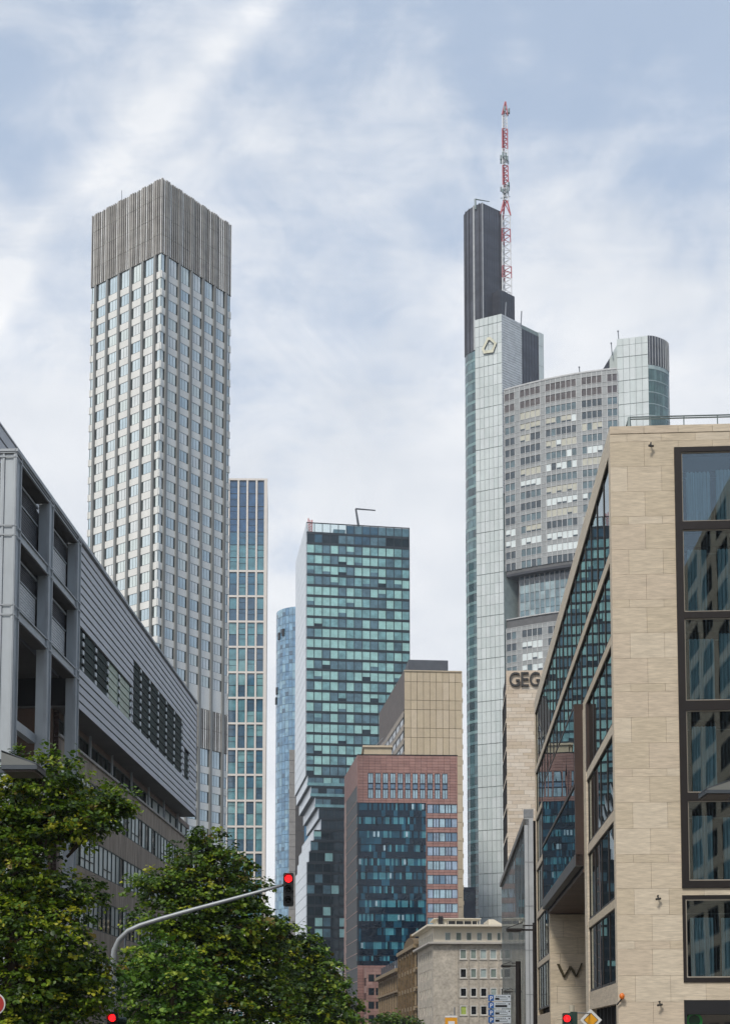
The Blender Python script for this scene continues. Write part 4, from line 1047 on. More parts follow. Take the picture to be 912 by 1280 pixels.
#==================================================================== BANK TOWER
def bank():
    K = P(626.5, 392, 405); O = Vector(K.xy); zw = K.z
    th = thing('bank_tower', 'white and grey bank skyscraper with dark round shaft and red white mast', 'building', (O.x, O.y, 0))
    wh = [mat('pale green panel %d' % i, c, .45, var=.05, scale=.2, fine=(.5, .08, (2, 2, .06))) for i, c in enumerate(((198, 205, 202), (193, 201, 198), (203, 209, 207)))]
    jm = mat('panel joint', (128, 140, 138), .7); dg = mat('charcoal cladding', (70, 72, 80), .3, var=.35, scale=.12, stretch=(.4, .4, 1.6), fine=(1.2, .2, (2, 2, .05))); dg2 = mat('charcoal rib', (44, 45, 50), .5); ltr = mat('light rib', (170, 172, 172), .4)  # charcoal tone varied in broad bands, painting a banded reflection into it
    slm = mat('white slats', (188, 192, 194), .5)
    fA = Fr(O, dirv(115)); sL = fA.s_(593, 400)          # front white face; s from sL(neg) to 0
    fB = Fr(O, dirv(50)); wB = fB.s_(679, 418)
    fF = Fr(fA.pl(sL), dirv(115)); wA = -sL
    # --- white shaft
    back = 14
    pa = Vector(fA.pl(sL)); pb = O; pc = Vector(fB.pl(wB)); pd = pc + Vector((-6, 10)); pe = pa + Vector((2, 12))
    cen = (pa + pb + pc + pd + pe) / 5
    g = MB(); g.prism([tuple(q + (cen - q).normalized() * .25) for q in (pa, pb, pc, pd, pe)], 0, zw - .3); g.build('shaft_core', jm, th)
    g = MB(); panels(g, fF, 0, wA, 0, zw, wA / 6, [3.3, 3.3, 3.3, 3.2, .12], .10, -.24, 0, (0, 1, 2, 0)); g.build('shaft_front', wh, th)
    s1, s2 = fB.s_(651.5, 420), fB.s_(672.8, 420)
    g = MB(); zlow = 170
    n = 70; h = (zw - zlow) / n
    for k in range(n): fB.box(g, 0.0, s1, zlow + k * h, zlow + k * h + h * .82, -.24, 0, 0)
    fB.box(g, s1, s2, zlow, zw - 1.6, -.24, -.05, 1); panels(g, fB, s2, wB, zlow, zw, wB - s2, 6.6, .1, -.24, 0, (2,))
    for k in range(6): x = s1 + (s2 - s1) * (k + .5) / 6; fB.box(g, x - .05, x + .05, zlow, zw - 1.6, -.049, .03, 3)
    g.build('shaft_flank', [slm, dg, wh[0], dg2], th)
    g = MB()
    for (u, v0, v1) in ((631, 392, 378), (650.5, 401, 389)):
        q = P(u, v0, 409); q2 = P(u + 1, v1, 409); g.tube(q - Vector((0, 0, 2)), q2, .2, 5)
    g.build('roof_aerial', M['steel'], th)
    # --- dark round shaft behind
    ZS = 265.5; Zs = ZS + EYE
    def plan(u, v): 
                # solve exactly for the height Zs
        r_ = ray(u, v); k_ = ZS / r_.z; return Vector((r_.x * k_, r_.y * k_))
    cur = [plan(579.6, 270.5), plan(580.5, 267), plan(583, 263.5), plan(588.7, 259.7), plan(595, 256.3), plan(602, 253.5)]
    pe2 = plan(625.5, 264.4)
    back1 = cur[0] + Vector((2, 8)); back2 = back1 + Vector((8, 6)); poly = cur + [pe2, pe2 + Vector((-1, 10)), back2, back1]
    zg = P(588, 432, 410).z; zx = P(603, 402, 409).z
    g = MB(); g.prism([tuple(q) for q in poly], zg, Zs); sh = g.build('dark_shaft', dg, th)
    # ribs on the curve
    g = MB()
    for i, (a, b) in enumerate(zip(cur[:-1], cur[1:])):
        f = Fr(a, b - a); Ln = (b - a).length; n = max(1, int(Ln / 1.05))
        for k in range(n):
            x = Ln * (k + .5) / n; wide = (i == 3 and k == n - 1)
            f.box(g, x - (.3 if wide else .1), x + (.3 if wide else .1), zg + .1, Zs + .15, .005, .22, 1 if wide or (i == 4 and k % 3 == 1) else 0)
    f = Fr(cur[-1], pe2 - cur[-1]); Ln = (pe2 - cur[-1]).length
    f.box(g, 0, .25, zg, Zs + .15, .005, .2, 1); f.box(g, Ln - .2, Ln, zx, Zs + .1, .005, .2, 0)
    for k in range(7): f.box(g, Ln * (k + 1) / 8 - .04, Ln * (k + 1) / 8 + .04, zg, Zs, .003, .08, 0)
    g.build('shaft_rib', [dg2, ltr], th)
    # glass storeys on the sliver below
    g = MB(); G = [glass('bank teal %d' % i, c, 2.0, .03) for i, c in enumerate(((58, 92, 98), (84, 118, 124), (40, 66, 72), (110, 142, 142)))]
    rr = random.Random(8); z = zg - .2
    while z > 5:
        for (a, b) in zip(cur[:-1], cur[1:]):
            f = Fr(a, b - a); Ln = (b - a).length; f.box(g, 0.05, Ln - .05, z - 2.3, z, -.1, 0.05, rr.choice((0, 1, 2, 0) if z > 80 else (2, 2, 0))); f.box(g, 0, Ln, z - 3.3, z - 2.35, -.1, .02, 3 if z > 100 else 1)
        z -= 3.4
    g.build('curved_glazing', G, th)
    g = MB(); ce = sum(poly, Vector((0, 0))) / len(poly)
    g.prism([tuple(q + (ce - q).normalized() * .3) for q in poly], 0, zg - .01); g.build('round_core', mat('grey core', (90, 98, 100), .6), th)
    # block below the mast
    fm = Fr(Vector(P(624, 400, 411).xy), dirv(50)); wm = fm.s_(643, 400); zm = fm.z(640, 369.5)
    g = MB(); g.prism([fm.pl(0), fm.pl(wm), fm.pl(wm, -6), fm.pl(0, -6)], zw - 12, zm); 
    for k in range(7): x = wm * (k + .5) / 7; fm.box(g, x - .08, x + .08, zw - 12, zm, .004, .12, 1)
    g.build('mast_base', [dg, dg2], th)
    # davit on the shaft
    g = MB(); q0 = P(594, 258, 412); q1 = P(593.5, 249, 412); q2 = P(611.5, 252, 412); g.tube(q0 - Vector((0, 0, 1)), q1, .3, 6); g.tube(q1, q2, .22, 6, r1=.12); g.build('maintenance_crane', M['rail'], th)
    # --- lattice mast
    redm = mat('mast red', (168, 68, 76), .5); whm = mat('mast white', (215, 215, 215), .5); gra = mat('antenna grey', (110, 128, 128), .5)
    Ym = 414; z_of = lambda v: P(632, v, Ym).z; xo = lambda u, v: P(u, v, Ym).x
    def lattice(v0, v1, uc0, uc1, w0, w1, nb, m, name='mast_section', r=.17, side=1.):
        g = MB(); z0, z1 = z_of(v0), z_of(v1)
        c0 = Vector((xo(uc0, v0), Ym + 2, z0)); c1 = Vector((xo(uc1, v1), Ym + 2, z1))
        def corner(k, t):
            c = c0.lerp(c1, t); w_ = (w0 * (1 - t) + w1 * t); a = R(100 + 120 * k); return c + Vector((math.cos(a), math.sin(a), 0)) * w_ * .58
        for k in range(3): g.tube(corner(k, 0), corner(k, 1), r, 6)
        for b in range(nb):
            t0, t1 = b / nb, (b + 1) / nb
            for k in range(3):
                g.tube(corner(k, t0), corner((k + 1) % 3, t1), r * .6, 5); g.tube(corner(k, t1), corner((k + 1) % 3, t1), r * .6, 5)
        g.build(name, m, th); return
    lattice(372, 345, 633, 633, 3.0, 3.0, 3, whm); lattice(345, 330, 633, 633, 3.0, 2.9, 2, redm)
    lattice(330, 300, 632.5, 632.3, 2.9, 2.8, 3, whm); lattice(300, 283, 632.3, 632, 2.8, 2.7, 2, redm); lattice(283, 266, 632, 631.8, 2.7, 2.7, 2, whm)
    lattice(266, 247, 631.2, 631.8, 3.3, 1.2, 1, redm, r=.24)
    lattice(247, 228, 632, 631.8, 1.8, 1.8, 4, whm); lattice(228, 203, 631.8, 631.3, 1.8, 1.7, 4, redm, r=.2); lattice(203, 182, 631.3, 631, 1.7, 1.7, 4, whm)
    lattice(182, 157, 631, 630.8, 1.7, 1.7, 4, redm, r=.2); lattice(157, 140, 630.8, 630.6, 1.5, 1.4, 4, whm); lattice(140, 122, 630.6, 632, 1.9, .2, 2, redm, r=.2)
    rr = random.Random(1)
    for v in (194, 198, 229, 233, 238, 137):
        g = MB(); c_ = Vector((xo(631.5, v), Ym + 2, z_of(v)))
        for k in range(4):
            a = rr.random() * 6.28; q = c_ + Vector((1.3 * math.cos(a), 1.3 * math.sin(a), 0)); g.tube(q, q + Vector((0, 0, .9 + rr.random())), .28, 6); g.tube(c_, q + Vector((0, 0, .3)), .08, 4)
        g.build('antenna', gra, th)
    g = MB(); g.tube(Vector((xo(626, 243), Ym + 2, z_of(243))), Vector((xo(638, 241), Ym + 2, z_of(241))), .12, 5); g.build('antenna_arm', gra, th)
    # --- emblem
    E = [(609.3, 422.5), (613.2, 422.0), (620.8, 429.5), (616.6, 441.2), (604.6, 443.0), (602.2, 437.8)]
    Ei = [(610.6, 426.0), (612.3, 425.8), (617.8, 430.6), (614.6, 438.0), (606.2, 439.2), (605.2, 437.0)]
    o_ = [fF.hit(*q) for q in E]; i_ = [fF.hit(*q) for q in Ei]; g = MB()
    for k in range(6):
        j = (k + 1) % 6; a, b, c, d = o_[k], o_[j], i_[j], i_[k]
        lo = [fF.p(x, z, .02) for x, z in (a, b, c, d)]; hi = [fF.p(x, z, .5) for x, z in (a, b, c, d)]
        g.quad(hi[::-1], 0); g.quad([lo[0], lo[1], hi[1], hi[0]], 1); g.quad([lo[3], lo[2], hi[2], hi[3]][::-1], 1)
    g.build('emblem', [mat('cream emblem face', (205, 202, 178), .5), mat('emblem shadow edge', (50, 48, 40), .6)], th)  # dark side faces: edge shadow of the raised ring put into colour
    # --- curved office front
    ztop = 201 + EYE
    def pz(u, v, z): r_ = ray(u, v); k_ = (z - EYE) / r_.z; return Vector((r_.x * k_, r_.y * k_))
    A0, A1_, A2 = pz(630, 488, ztop), pz(700, 471, ztop), pz(770.5, 461, ztop)
    # quadratic through 3 points
    def Q(t): 
        l0 = 2 * (t - .5) * (t - 1); l1 = -4 * t * (t - 1); l2 = 2 * t * (t - .5); return A0 * l0 + A1_ * l1 + A2 * l2
    nc = 22; Pn = [Q(k / nc) for k in range(nc + 1)]; fr = [Fr(Pn[k], Pn[k + 1] - Pn[k]) for k in range(nc)]; cw = [(Pn[k + 1] - Pn[k]).length for k in range(nc)]
    group = [0, 0, -1, 1, 1, 1, 1, -1, 2, 2, 2, 2, 2, 2, -1, 3, 3, 3, 3, -1, 4, 4]
    bp = Pn + [Pn[-1] + Vector((2, 22)), Pn[0] + Vector((6, 22))]
    ph = 15.0 * 405 / F * 1.0; r_open = (14.4, 18.9)
    zo1 = fr[4].z(660, 713); zo0 = fr[4].z(660, 770)
    offs = lambda d: [tuple(Pn[k] - fr[min(k, nc - 1)].n * d) for k in range(nc + 1)] + [tuple(q) for q in bp[-2:]]
    core = mat('office core', (94, 94, 94), .7)
    g = MB(); g.prism(offs(.3), 0, zo0); g.prism(offs(.3), zo1, ztop - .2); g.prism(offs(5.5), zo0, zo1); g.build('office_core', core, th)
    GW = [glass('taupe pane', (84, 76, 74), 1.7), glass('bank blue pane', (88, 108, 114), 1.8), glass('bank dark pane', (50, 64, 72), 1.8), mat('cream blind', (184, 182, 166), .5, var=.08), mat('white blind', (214, 222, 220), .5, var=.05), mat('light mullion', (184, 184, 182), .45)]
    spn = mat('grey lilac spandrel', (146, 149, 148), .5, var=.08); its = []; gsp = [MB(), MB()]; gm = MB()
    row = 0; z = ztop - .1; rr = random.Random(21)
    while z > 60:
        zs1 = z - 1.35; zw1 = z - ph
        inside = zo0 - .3 < z and zw1 < zo1 + .2
        if not (z > zo0 + .1 and z - 1.2 < zo1):
            kinds = {}
            for q in range(5):
                kinds[q] = 0 if row < 2 else rr.choice((1, 2, 3, 1, 1, 4, 2) if row > 4 else (1, 2, 3))
            g = gsp[0 if z > zo0 + 1 else 1]
            for k in range(nc):
                f = fr[k]; w_ = cw[k]; f.box(g, .1, w_ - .1, zs1 + .14, z - .12, -.28, -.02, 0)
                f.box(gm, 0, w_, z - .11, z + .01, -.28, .06, 0); f.box(gm, 0, w_, zs1 + .02, zs1 + .13, -.28, .04, 0)
                if group[k] < 0: f.box(g, .1, w_ - .1, zw1 + .02, zs1 - .0, -.28, -.02, 0)
                else:
                    kk = kinds[group[k]]
                    if rr.random() < .12 and row > 2: kk = rr.choice((1, 2, 4))
                    if kk in (3, 4) and rr.random() < .5:
                        zc_ = zw1 + (zs1 - zw1) * .3; its.append((f, .1, w_ - .1, zc_, zs1, kk, 0)); its.append((f, .1, w_ - .1, zw1 + .02, zc_ - .01, 2, 0))
                    else: its.append((f, .1, w_ - .1, zw1 + .02, zs1, kk, 0))
            for k in range(nc + 1):
                f = fr[min(k, nc - 1)]; x = 0 if k < nc else cw[-1]; f.box(gm, x - .1, x + .1, zw1, z - .12, -.28, .1, 0)
        z = zw1; row += 1
    (gsp[0]).build('spandrel', spn, th); gsp[1].build('spandrel', spn, th)
    for k in range(nc): fr[k].box(gm, 0, cw[k], ztop - .08, ztop + .35, -.3, .15, 0)
    gm.build('mullion_grid', GW[-1], th)
    windows(th, its, GW, inset=.12, fw=0, vis=lambda it: it[4] > 100)
    # sky garden recess
    g = MB()
    for k in range(nc):
        f = fr[k]; n = 5
        for j in range(n):
            za = zo0 + .2 + (zo1 - zo0 - .9) * j / n; zb = zo0 + .2 + (zo1 - zo0 - .9) * (j + 1) / n - .14
            if k > 1: f.box(g, .08, cw[k] - .08, za, zb, -2.7 + .3 * 0, -2.6, rr.choice((0, 0, 1)) if j < 4 else 2)
        f.box(g, 0, cw[k], zo1 - .7, zo1 + .0, -5.4, -.35 if k > 0 else -.3, 3); f.box(g, 0, cw[k], zo0 - .2, zo0 + .1, -5.4, .05, 4)
        if k > 1: f.box(g, -.08, .08, zo0 + .15, zo1 - .7, -2.75, -2.4, 4)
    g.build('garden_glazing', [glass('garden glass', (98, 124, 132), 2.0), glass('garden glass light', (140, 162, 166), 2.0), glass('garden glass dark', (44, 60, 72), 1.8), mat('recess soffit shadow', (58, 60, 66), .7), GW[-1]], th)  # soffit band coloured dark for the shadow line at the recess top
    # --- right core
    zr = 210.5 + EYE
    r0, r1_ = pz(770, 424, zr), pz(809, 419.2, zr)
    fR = Fr(r0, r1_ - r0); wR = (r1_ - r0).length
    cv = [r1_, pz(816, 419.8, zr), pz(823, 421.8, zr), pz(829, 424.3, zr), pz(833, 427, zr), pz(835, 430, zr)]
    poly = [r0] + cv + [cv[-1] + Vector((0, 9)), r0 + Vector((3, 14))]
    g = MB(); ce = sum(poly, Vector((0, 0))) / len(poly); g.prism([tuple(q + (ce - q).normalized() * .25) for q in poly], 0, zr - .15); g.build('right_core', jm, th)
    g = MB(); panels(g, fR, 0, wR, 60, zr, wR / 5, [3.6, 3.6, .12], .1, -.24, 0, (0, 1, 2, 0)); g.build('right_core_front', wh, th)
    g = MB(); gl2 = MB(); zd = P(823, 460, 392).z
    for (a, b) in zip(cv[:-1], cv[1:]):
        f = Fr(a, b - a); Ln = (b - a).length; f.box(g, 0, Ln, zd, zr, -.2, .0, 0)
        for x in (Ln * .25, Ln * .75): f.box(g, x - .07, x + .07, zd, zr + .05, .003, .2, 1)
        f.box(gl2, 0, Ln, zd - 1.2, zd - .02, -.2, .03, 3); z = zd - 1.3
        while z > 60:
            for x0, x1 in ((0, .5), (.5, 1)): f.box(gl2, Ln * x0 + .04, Ln * x1 - .04, z - 3.3, z, -.2, 0, rr.choice((0, 0, 1)))
            f.box(gl2, 0, Ln, z - 3.55, z - 3.32, -.2, .03, 3); z -= 3.6
    g.build('dark_louvre', [dg, ltr], th)
    gl2.build('round_glazing', [glass('green glass a', (62, 90, 84), 1.9), glass('green glass b', (88, 114, 110), 1.9), wh[0], mat('glass transom', (150, 166, 166), .5)], th)
    # sloped wedge left of right core
    def wedge(name, pts, depth, m):
        g = MB(); q = [P(u, v, 399.) for u, v in pts]; qb = [p_ + Vector((0, depth, 0)) for p_ in q]; n = len(q)
        g.quad(q[::-1]); g.quad(qb)
        for k in range(n): j = (k + 1) % n; g.quad([q[k], q[j], qb[j], qb[k]])
        g.build(name, m, th)
    wedge('sloped_roof', [(752, 463), (761, 448.2), (761, 463)], 8, dg); wedge('sloped_flank', [(761.2, 463), (761.2, 447.6), (771, 430), (774.5, 423.8), (774.5, 463)], 8, wh[1])
    g = MB()
    for (u, v0, v1) in ((773, 424, 414), (764.5, 438, 429), (724.5, 468, 459)): q = P(u, v0, 398); g.tube(q - Vector((0, 0, 1.5)), P(u - 1.2, v1, 398), .16, 5); sphere_mesh(g, P(u - 1.2, v1, 398), .3, 4)
    g.build('roof_aerial', M['steel'], th)
bank()

#==================================================================== STREET ROW (bottom centre)
def row():
    K = P(541, 1180, 200); O = Vector(K.xy); A = dirv(-5.); ff = Fr(O, dirv(88)); fl_ = Fr(O, -A); zc = K.z
    th = thing('shellstone_corner_building', 'pale mottled stone corner building with attic storey and deep cornice', 'building', (O.x, O.y, 0))
    stn = mat('mottled shellstone', (184, 174, 158), .85, var=.16, scale=.9, fine=(3, .22)); st2 = mat('cream render', (212, 203, 184), .8, var=.06); cor = mat('cornice', (176, 170, 160), .75)
    dp = -fl_.s_(521.5, 1200); W = ff.s_(690, 1200)
    g = MB(); g.prism([ff.pl(.3, -.3), ff.pl(W, -.3), tuple(Vector(ff.pl(W, -.3)) + A * dp), tuple(Vector(ff.pl(.3, -.3)) + A * dp)], 0, zc - .1); g.build('wall_core', M['dark'], th)
    X = lambda u: ff.s_(u, 1220); Zv = lambda v: ff.z(590, v)
    cols = [(574.5, 583), (587.5, 595.5), (599.7, 608.3), (612.2, 620.7), (625, 633.5), (637.5, 646)]; rows_ = [(1186.5, 1199), (1210.5, 1222.5), (1234.7, 1246), (1257, 1269), (1281, 1293)]
    hs = [(X(a), X(b), Zv(d), Zv(c)) for (c, d) in rows_ for (a, b) in cols]
    g = MB(); panels(g, ff, 0, W, 0, zc, 3.7, 5.8, .02, -.29, 0, (0,), 0, hs)
    for a, b in cols: 
        ff.box(g, X(a) - .42, X(a) - .25, 0, zc - 1, .001, .12, 0)
    g.build('front_wall', stn, th)
    G = [glass('grey green blind glass', (128, 140, 132), 1.6), glass('dark window glass', (30, 32, 34), 1.6), glass('pale glass', (160, 172, 168), 1.6), glass('yellow green blind', (168, 184, 96), 1.5), mat('white window frame', (200, 198, 190), .6)]
    pat = [0, 0, 2, 2, 0, 0, 1, 0, 2, 0, 0, 1, 1, 1, 1, 2, 1, 0, 3, 1, 1, 0, 1, 0, 1, 0, 1, 1, 0, 1]
    windows(th, [(ff, h[0], h[1], h[2], h[3], pat[i], 0) for i, h in enumerate(hs)], G, inset=.12, fw=.12)
    g = MB()
    for h in hs: ff.box(g, h[0] - .1, h[1] + .1, h[2] - .14, h[2] - .01, .001, .12)
    g.build('sill', cor, th)
    # side wall
    hs2 = []
    for k in range(5):
        for j in range(6): s0 = -2.2 - j * 2.5; hs2.append((s0 - 1.1, s0, Zv(rows_[k][1]), Zv(rows_[k][0])))
    g = MB(); panels(g, fl_, -dp, 0, 0, zc, dp, 6.8, .02, -.29, 0, (0,), 0, hs2); g.build('side_wall', stn, th)
    windows(th, [(fl_, h[0], h[1], h[2], h[3], (i * 7) % 2, 0) for i, h in enumerate(hs2)], G, inset=.2, fw=.1)
    # cornice
    def ring(z0, z1, o, m, name, inn=0.):
        c0 = Vector(ff.pl(0)); a_ = c0 + ff.n * o + fl_.n * o; b_ = Vector(ff.pl(W)) + ff.n * o; c_ = Vector(ff.pl(W)) + A * dp; d_ = c0 + A * dp + fl_.n * o
        g = MB(); g.prism([tuple(a_), tuple(b_), tuple(c_), tuple(d_)], z0, z1); g.build(name, m, th)
    ring(zc, zc + .3, .75, cor, 'cornice'); zr = P(543.6, 1156, 200).z
    ring(zr - .28, zr, .95, st2, 'roof_slab')
    # attic, set back a little
    at = [(555.5, 563), (569.3, 576.6), (582.4, 589.3), (595.5, 602.3), (608.3, 615), (621, 626), (633, 640)]
    ha = [(X(a), X(b), Zv(1175.5), Zv(1165)) for a, b in at]; g = MB()
    g.prism([ff.pl(.4, -.9), ff.pl(W, -.9), tuple(Vector(ff.pl(W, -.9)) + A * (dp - 1)), tuple(Vector(ff.pl(.4, -.9)) + A * (dp - 1))], zc + .3, zr - .3); g.build('attic_core', M['dark'], th)
    fa = Fr(ff.pl(.1, -.6), dirv(88)); g = MB(); panels(g, fa, 0, W, zc + .3, zr - .29, W, 9, 0.001, -.28, 0, (0,), 0, ha)
    fb = Fr(ff.pl(.1, -.6), -A); hb = [(-1.9 - j * 1.95, -1. - j * 1.95, Zv(1176), Zv(1165)) for j in range(9)]; panels(g, fb, -dp + 1, 0, zc + .3, zr - .29, dp, 9, .001, -.28, 0, (0,), 0, hb); g.build('attic_wall', st2, th)
    windows(th, [(fa, h[0], h[1], h[2], h[3], 0 if i % 3 else 2, 0) for i, h in enumerate(ha)] + [(fb, h[0], h[1], h[2], h[3], 1, 0) for h in hb], G, inset=.12, fw=.1, name='attic_window')
    # roof terrace plant
    g = MB(); f2 = Fr(ff.pl(X(548), -3), dirv(88)); zt = f2.z(570, 1149); 
    f2.box(g, 0, X(600) - X(548), zr, zt, -6, 0, 0); f2.box(g, -.5, X(604) - X(548), zt, zt + .12, -6.5, .4, 0); f2.box(g, 1.5, 6, zr + .35, zt - .3, .01, .06, 1); f2.box(g, .2, .9, zr, zt + .4, .01, .6, 1)
    for k in range(5): f2.box(g, 1.6 + k * 1.2, 1.7 + k * 1.2, zr, zt - .1, .07, .2, 0)
    g.hexa([f2.p(7.8, zr, 0), f2.p(10.5, zr, 0), f2.p(10.5, zr, -6), f2.p(7.8, zr, -6), f2.p(7.8, zt, 0), f2.p(8.6, zt, 0), f2.p(8.6, zt, -6), f2.p(7.8, zt, -6)], 0)
    g.build('roof_terrace', [st2, M['black']], th)
    # ---- ornate sandstone house
    sn = mat('dark sandstone', (112, 92, 62), .9, var=.3, scale=1.6, fine=(5, .35)); sn2 = mat('sandstone trim', (140, 122, 94), .85, var=.2, scale=2); rs = mat('rose plaster', (160, 106, 84), .85); sl = mat('slate roof', (62, 66, 72), .7)
    G2 = [glass('old window glass', (40, 42, 44), 1.6), sn2]
    s1, s2, s3 = fl_.s_(521.4, 1200), fl_.s_(500, 1200), fl_.s_(473, 1220)
    t1 = fl_.z(510, 1190); O2 = fl_.pl(s1)
    th2 = thing('sandstone_gable_house', 'ornate brown sandstone house with curved gable beside the pale corner building', 'building', O2 + (0,))
    back = lambda s_, d_: tuple(Vector(fl_.pl(s_)) - fl_.n * d_)
    g = MB(); g.prism([fl_.pl(s2, -.2), fl_.pl(s1 - .05, -.2), back(s1 - .05, 14), back(s2, 14)], 0, t1); g.build('wall_core', sn, th2)
    n = 6; bw = (s1 - s2) / n; g = MB(); its = []
    for k in range(n):
        x = s2 + k * bw; fl_.box(g, x, x + .7, 0, t1 + .3, -.19, .5, 0); 
        for j in range(5):
            z = t1 - 3.1 - j * 3.1; its.append((fl_, x + 1.5, x + bw - .9, z, z + 2.2, 0, 1)); fl_.box(g, x + 1.2, x + bw - .6, z + 2.25, z + 2.6, -.19, .35, 1); fl_.box(g, x + .7, x + bw, z - .5, z - .15, -.19, .3, 1)
    fl_.box(g, s2, s1, t1 - .1, t1 + .5, -.19, .7, 1); g.build('facade_relief', [sn, sn2], th2)
    windows(th2, its, G2, inset=-.02, fw=.12)
    # gable: curved outline, real thickness
    g = MB(); cx0, cx1 = s2 + (s1 - s2) * .32, s1 - 1.; npt = 14; zt = fl_.z(511, 1174.5); prof = []
    for k in range(npt + 1):
        a = k / npt; z = t1 + .5 + (zt - t1 - .5) * (math.sin(math.pi * a) ** .6); prof.append((cx0 + (cx1 - cx0) * a, z))
    for (p_, q_) in zip(prof[:-1], prof[1:]):
        g.hexa([fl_.p(p_[0], t1 + .45, .4), fl_.p(q_[0], t1 + .45, .4), fl_.p(q_[0], t1 + .45, -1), fl_.p(p_[0], t1 + .45, -1), fl_.p(p_[0], p_[1], .4), fl_.p(q_[0], q_[1], .4), fl_.p(q_[0], q_[1], -1), fl_.p(p_[0], p_[1], -1)])
    sphere_mesh(g, fl_.p((cx0 + cx1) / 2, zt + .3, -.3), .5, 6); g.build('gable', sn, th2)
    # ---- mansard house
    t3 = fl_.z(486, 1217); O3 = fl_.pl(s2)
    th3 = thing('mansard_house', 'old rose and sandstone house with slate mansard roof left of the gabled house', 'building', O3 + (0,))
    g = MB(); g.prism([fl_.pl(s3, -.2), fl_.pl(s2 - .05, -.2), back(s2 - .05, 14), back(s3, 14)], 0, t3); g.build('wall', rs, th3)
    g = MB(); its = []; n = 9; bw = (s2 - s3) / n
    for k in range(n):
        x = s3 + k * bw; fl_.box(g, x, x + .5, 0, t3 - .4, -.19, .08, 0)
        for j in range(4): z = t3 - 3.6 - j * 3.4; its.append((fl_, x + 1.8, x + bw - 1.1, z, z + 2.5, 0, 1)); fl_.box(g, x + 1.4, x + bw - .7, z + 2.5, z + 2.8, -.19, .0, 0)
    fl_.box(g, s3, s2, t3 - .6, t3, -.19, .9, 0); fl_.box(g, s3, s2, t3 - 4.2, t3 - 3.85, -.19, .45, 0); g.build('facade_trim', sn2, th3)
    windows(th3, its, G2, inset=-.03, fw=.12)
    g = MB(); zt = fl_.z(495, 1196)
    g.hexa([fl_.p(s3, t3, .1), fl_.p(s2, t3, .1), fl_.p(s2, t3, -14), fl_.p(s3, t3, -14), fl_.p(s3, zt, -1.5), fl_.p(s2, zt, -1.5), fl_.p(s2, zt, -13), fl_.p(s3, zt, -13)]); g.build('roof', sl, th3)
    dgl = glass('dormer glass', (70, 78, 84), 1.3)
    for k in range(n):
        x = s3 + k * bw + bw * .35; g = MB(); fl_.box(g, x, x + 1.8, t3 + .3, t3 + 2.0, -1.6, -.3, 0); d_ = g.build('dormer', sl, th3)
        g = MB(); fl_.box(g, x + .3, x + 1.5, t3 + .5, t3 + 1.8, -.297, -.27, 0); g.build('window', dgl, d_)
row()

#==================================================================== BUILDING ACROSS THE JUNCTION (seen in window reflections)
def behind():
    fs = Fr(S(27, 0), -D1); top = 54
    th = thing('stone_block_across_junction', 'stone office block across the junction seen mirrored in the large windows', 'building', tuple(S(27, 30)) + (0,))
    g = MB(); g.prism([tuple(S(27.3, 34)), tuple(S(45, 34)), tuple(S(45, -80)), tuple(S(27.3, -80))], 0, top); g.build('wall_core', M['dark'], th)
    hs = []
    for j in range(15):
        for k in range(14): t_ = -78 + j * 7.4; hs.append((-t_ - 5, -t_, 1 + k * 3.8, 3.7 + k * 3.8))
    g = MB(); panels(g, fs, -34, 80, 0, top, 3.7, 3.8, .02, -.29, 0, (0, 1, 2, 3), 0, hs); g.build('street_wall', TRAV, th)
    windows(th, [(fs, h[0], h[1], h[2], h[3], 0, 2) for h in hs], [glass('far side glass', (120, 140, 150), 1.8), M['bronze']], inset=.2, fw=.18)
behind()

